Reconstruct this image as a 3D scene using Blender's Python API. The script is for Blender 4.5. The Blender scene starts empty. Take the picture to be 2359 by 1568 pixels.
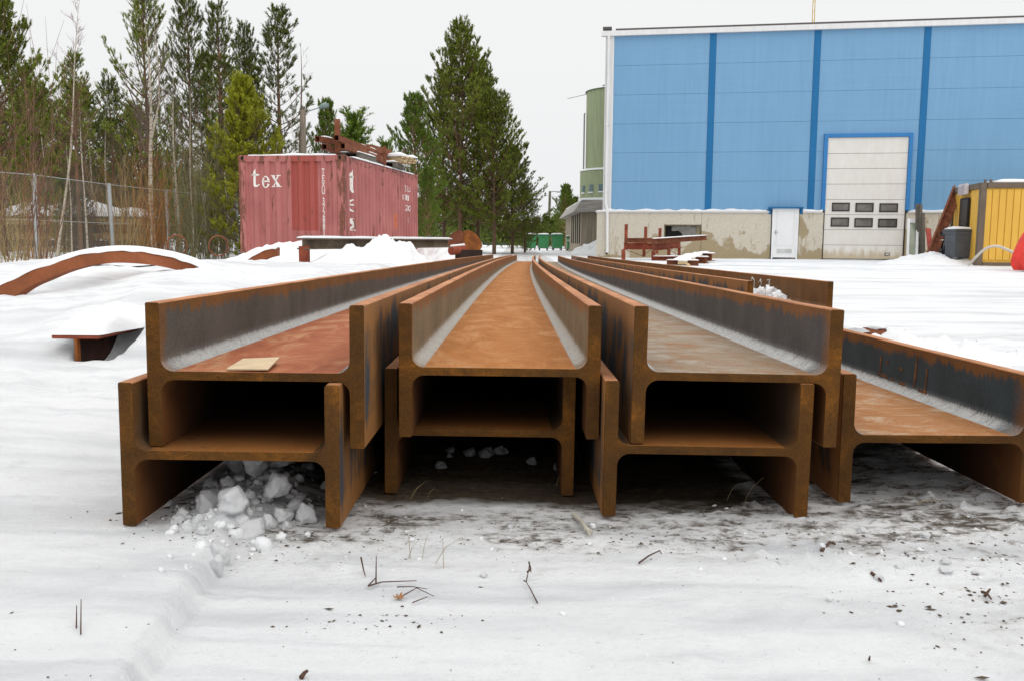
import bpy, bmesh, math, random
import numpy as np
from mathutils import Vector, Matrix, noise as mnoise

# ------------------------------------------------------------------ camera, world, light
S = bpy.context.scene
COL = S.collection
F, PITCH, ROLL, CAMZ = 2026.7, 0.1119, 0.0075, 0.6          # photo measured on a 2359 x 1568 px grid
IW, IH = 2359.0, 1568.0
_fw = Vector((0, math.cos(PITCH), -math.sin(PITCH))); _rt = Vector((1, 0, 0)); _up = _rt.cross(_fw)
RT = _rt*math.cos(ROLL) + _up*math.sin(ROLL); UP = -_rt*math.sin(ROLL) + _up*math.cos(ROLL)
cam = bpy.data.objects.new('camera', bpy.data.cameras.new('camera')); COL.objects.link(cam)
m = Matrix.Identity(4)
for i in range(3):
    m[i][0] = RT[i]; m[i][1] = UP[i]; m[i][2] = -_fw[i]
m[0][3], m[1][3], m[2][3] = 0, 0, CAMZ
cam.matrix_world = m
cam.data.sensor_fit = 'HORIZONTAL'; cam.data.sensor_width = 36; cam.data.lens = F/IW*36
cam.data.clip_start = 0.05; cam.data.clip_end = 2000
S.camera = cam

W = bpy.data.worlds.new('World'); S.world = W; W.use_nodes = True
nt = W.node_tree; nt.nodes.clear()
out = nt.nodes.new('ShaderNodeOutputWorld'); bg = nt.nodes.new('ShaderNodeBackground')
tc = nt.nodes.new('ShaderNodeTexCoord'); sx = nt.nodes.new('ShaderNodeSeparateXYZ'); rp = nt.nodes.new('ShaderNodeValToRGB')
nz = nt.nodes.new('ShaderNodeTexNoise'); nz.inputs['Scale'].default_value = 1.6; nz.inputs['Detail'].default_value = 3
mx = nt.nodes.new('ShaderNodeMix'); mx.data_type = 'RGBA'; mx.blend_type = 'MULTIPLY'
cr2 = nt.nodes.new('ShaderNodeValToRGB')
nt.links.new(tc.outputs['Generated'], sx.inputs[0]); nt.links.new(sx.outputs['Z'], rp.inputs[0])
e = rp.color_ramp.elements
e[0].position = 0.0; e[0].color = (0.79, 0.805, 0.82, 1); e[1].position = 1.0; e[1].color = (1.80, 1.79, 1.765, 1)
x_ = e.new(0.06); x_.color = (0.825, 0.83, 0.835, 1); x_ = e.new(0.34); x_.color = (0.87, 0.872, 0.87, 1)
nt.links.new(tc.outputs['Generated'], nz.inputs['Vector']); nt.links.new(nz.outputs['Fac'], cr2.inputs[0])
cr2.color_ramp.elements[0].color = (0.975, 0.98, 0.985, 1); cr2.color_ramp.elements[1].color = (1.0, 1.0, 1.0, 1)
mx.inputs[0].default_value = 1.0
nt.links.new(rp.outputs[0], mx.inputs[6]); nt.links.new(cr2.outputs[0], mx.inputs[7])
nt.links.new(mx.outputs[2], bg.inputs['Color']); bg.inputs['Strength'].default_value = 0.98
nt.links.new(bg.outputs[0], out.inputs[0])

sl = bpy.data.lights.new('sun', 'SUN'); sl.energy = 0.5; sl.angle = math.radians(30); sl.color = (1, 0.97, 0.92)
so = bpy.data.objects.new('sun', sl); COL.objects.link(so)
so.rotation_euler = (math.radians(48), 0, math.radians(50))

S.view_settings.view_transform = 'Standard'; S.view_settings.look = 'None'
S.view_settings.exposure = 0.12; S.view_settings.gamma = 1.0

# ------------------------------------------------------------------ helpers
def P(px, py, Y):
    """world point of depth Y seen at photo pixel px,py (2359 x 1568 grid)"""
    d = RT*((px-IW/2)/F) + UP*(-(py-IH/2)/F) + _fw
    k = Y/d.y
    return Vector((d.x*k, Y, CAMZ + d.z*k))
def GZ(px, py, z=0.0):
    d = RT*((px-IW/2)/F) + UP*(-(py-IH/2)/F) + _fw
    k = (z-CAMZ)/d.z
    return Vector((d.x*k, d.y*k, z))

def tag(o, label=None, cat=None, group=None, kind=None):
    if label: o['label'] = label
    if cat: o['category'] = cat
    if group: o['group'] = group
    if kind: o['kind'] = kind
    return o
def thing(name, label, cat, loc=(0, 0, 0), rz=0, group=None):
    o = bpy.data.objects.new(name, None); COL.objects.link(o)
    o.location = loc; o.rotation_euler = (0, 0, rz); o.empty_display_size = .2
    return tag(o, label, cat, group)

class MB:
    def __init__(s): s.v = []; s.f = []; s.m = []; s.sm = []
    def add(s, vs, fs, mi=0, smooth=False):
        b = len(s.v); s.v.extend([tuple(v) for v in vs])
        for f in fs:
            s.f.append(tuple(b+i for i in f)); s.m.append(mi); s.sm.append(smooth)
        return s
    def box(s, c, d, mi=0, rot=None, bev=0):
        hx, hy, hz = d[0]/2, d[1]/2, d[2]/2
        if bev <= 0:
            vs = [Vector((x*hx, y*hy, z*hz)) for x in (-1, 1) for y in (-1, 1) for z in (-1, 1)]
            fs = [(0, 1, 3, 2), (4, 6, 7, 5), (0, 4, 5, 1), (2, 3, 7, 6), (0, 2, 6, 4), (1, 5, 7, 3)]
        else:
            bm = bmesh.new(); bmesh.ops.create_cube(bm, size=1)
            for v in bm.verts: v.co = Vector((v.co.x*d[0], v.co.y*d[1], v.co.z*d[2]))
            bmesh.ops.bevel(bm, geom=bm.edges[:], offset=bev, segments=2, affect='EDGES')
            bm.verts.index_update(); vs = [v.co.copy() for v in bm.verts]; fs = [[v.index for v in f.verts] for f in bm.faces]; bm.free()
        if rot is not None: vs = [rot @ v for v in vs]
        c = Vector(c)
        return s.add([v+c for v in vs], fs, mi)
    def bar(s, a, b, w, h, mi=0, up=(0, 0, 1), bev=0):
        a = Vector(a); b = Vector(b); y = (b-a); L = y.length; y = y/L; up = Vector(up)
        if abs(y.dot(up)) > .98: up = Vector((0, 1, 0))
        x = y.cross(up).normalized(); z = x.cross(y)
        R = Matrix((x, y, z)).transposed()
        return s.box((a+b)/2, (w, L, h), mi, R, bev)
    def tube(s, pts, r, n=6, mi=0, cap=True, smooth=True):
        pts = [Vector(p) for p in pts]; N = len(pts)
        rs = r if isinstance(r, (list, tuple)) else [r]*N
        vs = []; prev = None
        for i, p in enumerate(pts):
            t = (pts[min(i+1, N-1)]-pts[max(i-1, 0)])
            t = t.normalized() if t.length > 1e-9 else Vector((0, 0, 1))
            if prev is None:
                a = Vector((0, 0, 1)) if abs(t.z) < .9 else Vector((1, 0, 0)); u = t.cross(a).normalized()
            else: u = (prev - t*prev.dot(t)).normalized()
            prev = u; w = t.cross(u)
            for k in range(n):
                an = 2*math.pi*k/n; vs.append(p + (u*math.cos(an)+w*math.sin(an))*rs[i])
        fs = []
        for i in range(N-1):
            for k in range(n):
                k2 = (k+1) % n; fs.append((i*n+k, i*n+k2, (i+1)*n+k2, (i+1)*n+k))
        s.add(vs, fs, mi, smooth)
        if cap:
            s.add(vs[:n], [tuple(range(n))[::-1]], mi); s.add(vs[-n:], [tuple(range(n))], mi)
        return s
    def cyl(s, a, b, r, n=16, mi=0, r2=None):
        return s.tube([a, b], [r, r if r2 is None else r2], n, mi)
    def poly_extrude(s, pts2, f, d, mi=0):
        """pts2 polygon -> f(u,v) gives front Vector; d extrude Vector"""
        a = [f(u, v) for u, v in pts2]; n = len(a); d = Vector(d)
        s.add(a+[p+d for p in a], [tuple(range(n)), tuple(range(2*n-1, n-1, -1))]+[(i, i+n, (i+1) % n+n, (i+1) % n) for i in range(n)], mi)
        return s
    def build(s, name, mats, parent=None, fixn=True):
        me = bpy.data.meshes.new(name); me.from_pydata([tuple(v) for v in s.v], [], s.f)
        if not isinstance(mats, (list, tuple)): mats = [mats]
        for mm in mats: me.materials.append(mm)
        me.polygons.foreach_set('material_index', s.m); me.polygons.foreach_set('use_smooth', s.sm)
        me.update()
        if fixn and len(s.f) < 60000:
            bm = bmesh.new(); bm.from_mesh(me); bmesh.ops.recalc_face_normals(bm, faces=bm.faces[:]); bm.to_mesh(me); bm.free()
        o = bpy.data.objects.new(name, me); COL.objects.link(o)
        if parent: o.parent = parent
        return o

def rebase(o, loc=None):
    """move a single-mesh thing's origin to its base"""
    me = o.data; n = len(me.vertices); co = np.empty(n*3, 'f'); me.vertices.foreach_get('co', co); co = co.reshape(-1, 3)
    if loc is None: loc = ((co[:, 0].min()+co[:, 0].max())/2, (co[:, 1].min()+co[:, 1].max())/2, co[:, 2].min())
    co -= np.array(loc, 'f'); me.vertices.foreach_set('co', co.ravel()); me.update()
    o.location = Vector([float(t) for t in loc])
    return o

# ------------------------------------------------------------------ numpy noise
_rs = np.random.RandomState(5); _perm = _rs.permutation(512); _grad = _rs.rand(512)*2*np.pi
def pnoise(x, y, seed=0):
    x = np.asarray(x, float)+seed*17.13; y = np.asarray(y, float)+seed*9.71
    xi = np.floor(x).astype(int); yi = np.floor(y).astype(int); xf = x-xi; yf = y-yi
    def g(ix, iy, dx, dy):
        a = _grad[_perm[(_perm[ix % 512]+iy) % 512]]; return np.cos(a)*dx+np.sin(a)*dy
    u = xf*xf*xf*(xf*(xf*6-15)+10); v = yf*yf*yf*(yf*(yf*6-15)+10)
    a = g(xi, yi, xf, yf); b = g(xi+1, yi, xf-1, yf); c = g(xi, yi+1, xf, yf-1); d = g(xi+1, yi+1, xf-1, yf-1)
    return (a*(1-u)+b*u)*(1-v)+(c*(1-u)+d*u)*v
def fbm(x, y, o=4, seed=0):
    s = 0; a = 1
    for i in range(o):
        s = s+a*pnoise(x*2**i, y*2**i, seed+i*3); a *= .5
    return s
def sst(a, b, x):
    t = np.clip((x-a)/(b-a), 0, 1); return t*t*(3-2*t)

# ------------------------------------------------------------------ materials
def newmat(name):
    mt = bpy.data.materials.new(name); mt.use_nodes = True; n = mt.node_tree; n.nodes.clear()
    o = n.nodes.new('ShaderNodeOutputMaterial'); b = n.nodes.new('ShaderNodeBsdfPrincipled')
    n.links.new(b.outputs[0], o.inputs[0]); return mt, n, b
class N:
    """tiny node-graph helper"""
    def __init__(s, nt): s.t = nt; s.l = nt.links
    def nd(s, k, **kw):
        n = s.t.nodes.new(k)
        for a, b in kw.items(): setattr(n, a, b)
        return n
    def val(s, sock, v):
        if hasattr(v, 'is_output') or isinstance(v, bpy.types.NodeSocket): s.l.new(v, sock)
        else: sock.default_value = v
    def coord(s, k='Object'): return s.nd('ShaderNodeTexCoord').outputs[k]
    def geo(s): return s.nd('ShaderNodeNewGeometry').outputs['Position']
    def shifted(s, v, k=7.0):
        r_ = s.nd('ShaderNodeObjectInfo').outputs['Random']; m_ = s.nd('ShaderNodeVectorMath', operation='ADD'); s.l.new(v, m_.inputs[0])
        c_ = s.nd('ShaderNodeCombineXYZ')
        for i in range(3): s.val(c_.inputs[i], s.math('MULTIPLY', r_, k*(i+1)))
        s.l.new(c_.outputs[0], m_.inputs[1]); return m_.outputs[0]
    def attr(s, name): return s.nd('ShaderNodeAttribute', attribute_name=name)
    def mapv(s, v, scale=(1, 1, 1), loc=(0, 0, 0), rot=(0, 0, 0)):
        m = s.nd('ShaderNodeMapping'); s.l.new(v, m.inputs[0]); m.inputs['Scale'].default_value = scale; m.inputs['Location'].default_value = loc; m.inputs['Rotation'].default_value = rot
        return m.outputs[0]
    def noise(s, v, scale, detail=4, rough=.55, dist=0):
        n = s.nd('ShaderNodeTexNoise'); s.l.new(v, n.inputs['Vector']); n.inputs['Scale'].default_value = scale
        n.inputs['Detail'].default_value = detail; n.inputs['Roughness'].default_value = rough; n.inputs['Distortion'].default_value = dist
        return n.outputs['Fac']
    def vor(s, v, scale, f='F1'):
        n = s.nd('ShaderNodeTexVoronoi', feature=f); s.l.new(v, n.inputs['Vector']); n.inputs['Scale'].default_value = scale
        return n.outputs['Distance']
    def ramp(s, f, *st):
        r = s.nd('ShaderNodeValToRGB'); s.val(r.inputs[0], f); el = r.color_ramp.elements
        while len(el) > 1: el.remove(el[-1])
        for i, (p, c) in enumerate(st):
            if not isinstance(c, (tuple, list)): c = (c, c, c)
            q = el[0] if i == 0 else el.new(p)
            q.position = p; q.color = (*c[:3], 1)
        return r.outputs[0]
    def mix(s, f, a, b, mode='MIX'):
        m = s.nd('ShaderNodeMix', data_type='RGBA', blend_type=mode); s.val(m.inputs[0], f)
        for i, c in ((6, a), (7, b)):
            if isinstance(c, (tuple, list)): m.inputs[i].default_value = (*c[:3], 1)
            else: s.l.new(c, m.inputs[i])
        return m.outputs[2]
    def math(s, op, a, b=0.0, clamp=False):
        m = s.nd('ShaderNodeMath', operation=op, use_clamp=clamp); s.val(m.inputs[0], a); s.val(m.inputs[1], b); return m.outputs[0]
    def sep(s, v):
        n = s.nd('ShaderNodeSeparateXYZ'); s.l.new(v, n.inputs[0]); return n.outputs
    def bump(s, b, h, strength=.3, dist=.01):
        n = s.nd('ShaderNodeBump'); n.inputs['Strength'].default_value = strength; n.inputs['Distance'].default_value = dist
        s.l.new(h, n.inputs['Height']); s.l.new(n.outputs[0], b.inputs['Normal'])

def simple(name, col, rough=.7, var=.15, scale=3.0, metal=0, bump=0, stretch=(1, 1, 1), col2=None, spec=.3):
    mt, t, b = newmat(name); g = N(t); v = g.mapv(g.coord(), stretch)
    n1 = g.noise(v, scale, 5, .6)
    c2 = col2 or tuple(min(1, c*(1+var)) for c in col); c1 = tuple(c*(1-var) for c in col)
    c = g.ramp(n1, (.3, c1), (.7, c2)); g.l.new(c, b.inputs['Base Color'])
    b.inputs['Roughness'].default_value = rough; b.inputs['Metallic'].default_value = metal
    b.inputs['Specular IOR Level'].default_value = spec
    if bump: g.bump(b, g.noise(v, scale*6, 4), bump)
    return mt

def rust(name, dark, mid, light, scale=6, stretch=(1, 1, 1), rough=.85, bump=.25, coordk='Object', patch=None):
    mt, t, b = newmat(name); g = N(t)
    v0 = g.coord(coordk); v = g.mapv(v0, stretch)
    n1 = g.noise(v, scale, 6, .65, .3); n2 = g.noise(v0, 220, 2, .7)
    c = g.ramp(n1, (.32, dark), (.5, mid), (.68, light))
    sp = g.ramp(n2, (.3, (.62, .62, .62)), (.5, (1, 1, 1)), (.72, (1.35, 1.3, 1.25)))
    c = g.mix(1.0, c, sp, 'MULTIPLY')
    if patch:
        pm = g.ramp(g.noise(g.mapv(v0, patch[2], (3, 5, 1)), patch[1], 5, .6), (.5, 0.), (.56, 1.))
        c = g.mix(pm, c, patch[0])
    g.l.new(c, b.inputs['Base Color']); b.inputs['Roughness'].default_value = rough; b.inputs['Specular IOR Level'].default_value = .25
    g.bump(b, n2, bump, .002)
    return mt

def snow_mat(name='snow', dirt=0.0):
    mt, t, b = newmat(name); g = N(t); v = g.coord()
    n1 = g.noise(v, 1.2, 5, .6); n2 = g.noise(v, 18, 5, .7)
    c = g.ramp(n1, (.3, (.76, .77, .785)), (.7, (.81, .815, .825)))
    if dirt:
        d = g.ramp(g.noise(v, 30, 6, .75), (.58, 0.), (.72, dirt)); c = g.mix(d, c, (.2, .16, .11))
    g.l.new(c, b.inputs['Base Color']); b.inputs['Roughness'].default_value = .9; b.inputs['Specular IOR Level'].default_value = .15
    g.bump(b, g.math('ADD', n2, g.math('MULTIPLY', g.noise(v, 90, 4, .8), .5)), .6 if dirt else .35, .02)
    return mt
SNOW = snow_mat(); SNOWD = snow_mat('dirty_snow', .55)

# ------------------------------------------------------------------ ground
WA = 0.1674; WO = Vector((3.9252, 35.5601, 0)); WD = Vector((math.cos(WA), -math.sin(WA), 0)); WN = Vector((-math.sin(WA), -math.cos(WA), 0))
def ground_h(x, y):
    x = np.asarray(x, float); y = np.asarray(y, float)
    h = -.004-.0085*(np.clip(y, 2, 20)-2) + .15*sst(20, 31, y)
    # left bank of soft snow
    prof = np.interp(y, [0, 2.1, 3.0, 3.75, 4.4, 5.5, 8.5, 13, 16, 18.5, 24, 30], [0., 0., .07, .12, .20, .30, .385, .36, .2, .05, .12, .1])
    side = sst(-.85, -1.55-0.02*y, x)
    h = h + prof*side*(1-sst(60, 90, y))
    # swept edge: snow left of the curved plough line is higher
    xe = np.interp(y, [0, 1.14, 1.333, 1.577, 1.70, 1.83, 2.2], [-.48, -.512, -.532, -.553, -.57, -.602, -.70])
    h = h + .038*(1-sst(-.008, .022, x-xe+.008*pnoise(y*14, x*3, 8)))*(1-sst(1.60, 1.86, y))*(1-.6*sst(.55, 1.5, xe-x))
    h = h - .15*sst(-2.5, -3.7, x)*sst(4.5, 6.0, y)*(1-sst(7.2, 8.6, y)) + (.05*np.exp(-((x+2.15)/.22)**2-((y-4.3)/.3)**2)+.10*np.exp(-((x+1.15)/.2)**2-((y-4.6)/.8)**2))
    # drift over the buried beam end on the left
    h = h + .09*np.exp(-((x+1.80)/.75)**2-((y-5.1)/.7)**2)+.15*np.exp(-((x+1.56)/.20)**2-((y-4.24)/.26)**2)
    h = h - .17*sst(-1.90, -1.845, x)*(1-sst(-1.745, -1.70, x))*sst(3.70, 3.78, y)*(1-sst(4.0, 4.25, y))
    # crumbled heap under the bottom left beam
    hp = np.exp(-((x+.60)/.12)**2-((y-2.02)/.20)**2)+.6*np.exp(-((x+.62)/.08)**2-((y-2.4)/.2)**2)+.5*np.exp(-((x+.60)/.035)**2-((y-1.80)/.09)**2)
    h = h + hp*(.040+.030*np.abs(fbm(x*14, y*11, 4, 51))+.02*fbm(x*30, y*26, 3, 52))
    # yard relief
    near = 1/(1+y*.05)
    h = h + .010*fbm(x*1.3, y*2.6, 4, 1)*sst(.6, 1.2, y) + .0032*fbm(x*7, y*13, 4, 7)*(1-.8*side)
    fine = (1-sst(3.5, 5, y))
    h = h + fine*(.0016*fbm(x*34, y*42, 3, 61)+.0030*np.clip(fbm(x*4, y*30, 4, 63)+.1, 0, 1)*sst(-.5, -.3, x))
    # crusty clods frozen into the surface
    cl_ = np.clip(fbm(x*15, y*22, 3, 71)-.20, 0, 1)*np.clip(fbm(x*2.2, y*2.6, 2, 72)+.30+.25*sst(1.4, 1.7, y)*sst(.4, .7, x), 0, 1)
    h = h + fine*.046*cl_
    # shallow wheel tracks and boot dents
    for xt, am in ((.18, .010), (.62, .008)):
        u_ = (y-1.02-.06*x-xt); h = h - fine*am*np.exp(-(u_/.045)**2)*sst(-.45, -.2, x)*(.7+.6*pnoise(x*9, y*3, 81))
    for bx, by in ((-.95, 1.45), (-1.15, 1.75), (.95, 1.22), (.35, 1.30), (-.8, 1.28), (1.05, 1.6)):
        h = h - fine*.012*np.exp(-((x-bx)/.05)**2-((y-by)/.10)**2)+fine*.005*np.exp(-((x-bx)/.085)**2-((y-by)/.15)**2)
    h = h + (.06*fbm(x*.6, y*.6, 4, 3)+.040*fbm(x*2.1, y*1.5, 4, 5)+.020*np.abs(fbm(x*5, y*3.5, 4, 15)))*side*sst(2.2, 3.2, y)
    h = h + .03*fbm(x*.25, y*.5, 4, 11)*sst(4, 10, y)
    # plough tracks through the yard on the right
    tr = np.sin((y*1.0+x*.12)*7+3*pnoise(x*.3, y*.3, 4))*.006
    h = h + tr*sst(1.6, 3, x)*sst(3, 6, y)
    # rough trampled snow right of the beams
    h = h + .012*fbm(x*5, y*9, 4, 21)*sst(.8, 1.15, x)*(1-sst(4.0, 6, y))
    # snow thrown up along the right side of the outer beam
    h = h + (.05*np.exp(-((x-1.95)/.35)**2)+.02*fbm(x*5, y*4, 3, 31))*sst(3.2, 3.8, y)*(1-sst(6, 8, y))*sst(1.5, 1.75, x)
    return h

def axis(breaks):
    out_ = [breaks[0][0]]
    for (a, s0), (b, s1) in zip(breaks[:-1], breaks[1:]):
        x = a
        while x < b-1e-6:
            k = (x-a)/(b-a); x += s0*(s1/s0)**k
            out_.append(min(x, b))
    return np.array(sorted(set(round(float(q), 5) for q in out_)))
def build_ground():
    xr = axis([(0, .016), (1.7, .016), (3, .05), (8, .2), (30, 1.2), (120, 8), (600, 60)])
    xs = np.concatenate([-xr[::-1][:-1], xr])
    ya = axis([(.75, .014), (2.6, .014), (5, .05), (15, .14), (40, .5), (120, 4), (900, 60)])
    ys = np.concatenate([[-80, -30, -8, -3, -1, 0, .4, .6], ya])
    X, Y = np.meshgrid(xs, ys); Z = ground_h(X, Y)
    nx, ny = len(xs), len(ys)
    co = np.stack([X, Y, Z], -1).reshape(-1, 3).astype('f')
    i = np.arange((nx-1)*(ny-1)); r = i//(nx-1); c = i % (nx-1); a = r*nx+c
    fs = np.stack([a, a+1, a+nx+1, a+nx], -1).astype('i')
    me = bpy.data.meshes.new('snow_ground'); me.vertices.add(len(co)); me.vertices.foreach_set('co', co.ravel())
    me.loops.add(fs.size); me.polygons.add(len(fs)); me.loops.foreach_set('vertex_index', fs.ravel())
    me.polygons.foreach_set('loop_start', np.arange(len(fs), dtype='i')*4)
    me.polygons.foreach_set('use_smooth', np.ones(len(fs), bool)); me.update(calc_edges=True)
    # dirt mask; under is bare soil that also paints the beams' shade
    x, y = co[:, 0].astype(float), co[:, 1].astype(float)
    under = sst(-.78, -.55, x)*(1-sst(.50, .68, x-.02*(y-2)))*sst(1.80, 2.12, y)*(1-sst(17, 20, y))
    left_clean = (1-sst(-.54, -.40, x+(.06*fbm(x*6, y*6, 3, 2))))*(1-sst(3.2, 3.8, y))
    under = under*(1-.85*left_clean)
    front = .62*sst(-.62, -.5, x)*(1-sst(1.25, 1.6, x))*sst(1.46, 1.76, y+.08*fbm(x*4, y*4, 3, 9))
    right = .56*np.exp(-((x-.92)/.26)**2-((y-1.82)/.22)**2)+.42*sst(.55, .8, x)*(1-sst(1.2, 1.5, x))*sst(1.75, 1.95, y)*(1-sst(2.4, 3.0, y))
    rf = .42*np.exp(-((x-.82)/.26)**2-((y-1.42)/.22)**2)+.3*np.exp(-((x-1.0)/.2)**2-((y-1.3)/.12)**2)
    lf = .5*np.exp(-((x+.72)/.12)**2-((y-1.95)/.2)**2)
    d = np.clip(np.maximum.reduce([under, front, right, rf, lf]), 0, 1)
    for nm, arr in (('dirt', d), ('under', np.clip(under, 0, 1))):
        at = me.attributes.new(nm, 'FLOAT', 'POINT'); at.data.foreach_set('value', arr.astype('f'))
    mt, t, b = newmat('yard_snow'); g = N(t); p = g.geo()
    d_ = g.attr('dirt').outputs['Fac']; u_ = g.attr('under').outputs['Fac']
    n1 = g.noise(p, .8, 5, .6); base = g.ramp(n1, (.3, (.755, .766, .785)), (.7, (.815, .82, .828)))
    veil = g.noise(g.mapv(p, (.8, 1.7, 1), loc=(2, 5, 0)), 1.5, 7, .66, .5); sy_ = g.sep(p)[1]; nr = g.ramp(g.math('MULTIPLY', sy_, .1), (.0, 1.), (.26, 1.), (.60, .35))
    base = g.mix(g.math('MULTIPLY', g.ramp(veil, (.50, 0.), (.62, .22), (.74, .55)), nr), base, (.50, .51, .525))
    base = g.mix(g.ramp(g.noise(g.mapv(p, (1, 2.4, 1)), 42, 6, .8), (.58, 0.), (.68, .42)), base, (.46, .44, .41))
    # thin icy grey streaks left by ploughing, running across the view
    st = g.noise(g.mapv(p, (1.0, 7, 1), rot=(0, 0, .06)), 1.3, 6, .62, .4)
    stm = g.ramp(st, (.48, 0.), (.66, .6)); base = g.mix(stm, base, (.55, .57, .60))
    st2 = g.noise(g.mapv(p, (.25, 2.2, 1), rot=(0, 0, .12)), 1.0, 6, .6, .3)
    base = g.mix(g.ramp(st2, (.52, 0.), (.68, .6)), base, (.50, .51, .53))
    yv = g.ramp(g.math('MULTIPLY', sy_, .1), (.0, 0.), (.40, 0.), (.9, 1.))
    st3 = g.noise(g.mapv(p, (.13, .62, 1), rot=(0, 0, .10)), 1.0, 8, .66, .5); st4 = g.noise(g.mapv(p, (.5, 5.0, 1), rot=(0, 0, .10)), 1.0, 4, .6)
    base = g.mix(g.math('MULTIPLY', g.ramp(g.math('ADD', st3, g.math('MULTIPLY', g.math('SUBTRACT', st4, .5), .35)), (.50, 0.), (.60, .38), (.72, .7)), yv), base, (.44, .45, .47))
    # soil and bark crumbs trodden into the snow
    nn = g.noise(g.mapv(p, (1, 1.6, 1)), 26, 8, .72); nb = g.noise(g.mapv(p, (1, 2.0, 1)), 5, 5, .6)
    s1 = g.math('ADD', g.math('MULTIPLY', nn, .62), g.math('MULTIPLY', nb, .48))
    thr = g.math('SUBTRACT', g.math('ADD', s1, g.math('MULTIPLY', d_, .42)), .80)
    dm = g.ramp(g.math('MULTIPLY', thr, 9.0), (0., 0.), (1., .95))
    gm = g.ramp(g.math('MULTIPLY', g.math('ADD', thr, .10), 5.0), (0., 0.), (1., .5))
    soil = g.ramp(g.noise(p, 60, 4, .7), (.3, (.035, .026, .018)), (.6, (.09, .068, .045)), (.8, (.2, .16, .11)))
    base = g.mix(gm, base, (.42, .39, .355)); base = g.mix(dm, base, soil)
    base = g.mix(g.ramp(g.math('ADD', u_, g.math('MULTIPLY', g.math('SUBTRACT', nb, .5), .8)), (.35, 0.), (.75, .97)), base, soil)  # soil colour below the beams doubles as their dark shade
    g.l.new(base, b.inputs['Base Color'])
    g.l.new(g.ramp(stm, (0, .9), (.5, .45)), b.inputs['Roughness']); b.inputs['Specular IOR Level'].default_value = .25
    hb = g.math('ADD', g.noise(g.mapv(p, (1, 2, 1)), 9, 8, .68), g.math('MULTIPLY', g.noise(p, 110, 5, .8), .45))
    g.bump(b, hb, .8, .02)
    me.materials.append(mt)
    o = bpy.data.objects.new('ground', me); COL.objects.link(o); tag(o, kind='structure')
build_ground()

def snow_pile(name, label, cx, cy, rx, ry, h, seed=0, res=70, lump=.35, z0=None, rz=0, mat=None, sharp=1.0, group=None):
    """mound of thrown-up snow as an irregular height field whose rim sinks below the ground"""
    u = np.linspace(-1.15, 1.15, res); U, V = np.meshgrid(u, u); rr = np.sqrt(U**2+V**2)
    prof = np.clip(1-rr**2, -.3, 1)
    prof = np.where(prof > 0, prof**sharp, prof)
    n = fbm(U*3+seed, V*3, 4, seed)+.45*np.abs(fbm(U*7, V*7+seed, 3, seed+5))
    Z = h*(prof*(1+lump*n*1.4)+lump*.5*n*np.clip(1.1-rr, 0, 1))
    ca, sa = math.cos(rz), math.sin(rz)
    X = cx+U*rx*ca-V*ry*sa; Y = cy+U*rx*sa+V*ry*ca
    Zg = ground_h(X, Y) if z0 is None else np.full_like(X, z0)
    Z = Zg+np.where(rr > 1.08, np.minimum(Z, -.02)-.05, Z)
    vs = np.stack([X, Y, Z], -1).reshape(-1, 3)
    M_ = MB(); M_.add(vs.tolist(), [(r*res+c, r*res+c+1, (r+1)*res+c+1, (r+1)*res+c) for r in range(res-1) for c in range(res-1)], 0, True)
    o = M_.build(name, mat or SNOW, None, False); rebase(o, (cx, cy, float(Zg.mean()))); tag(o, label, 'snow pile', group)
    return o

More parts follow.
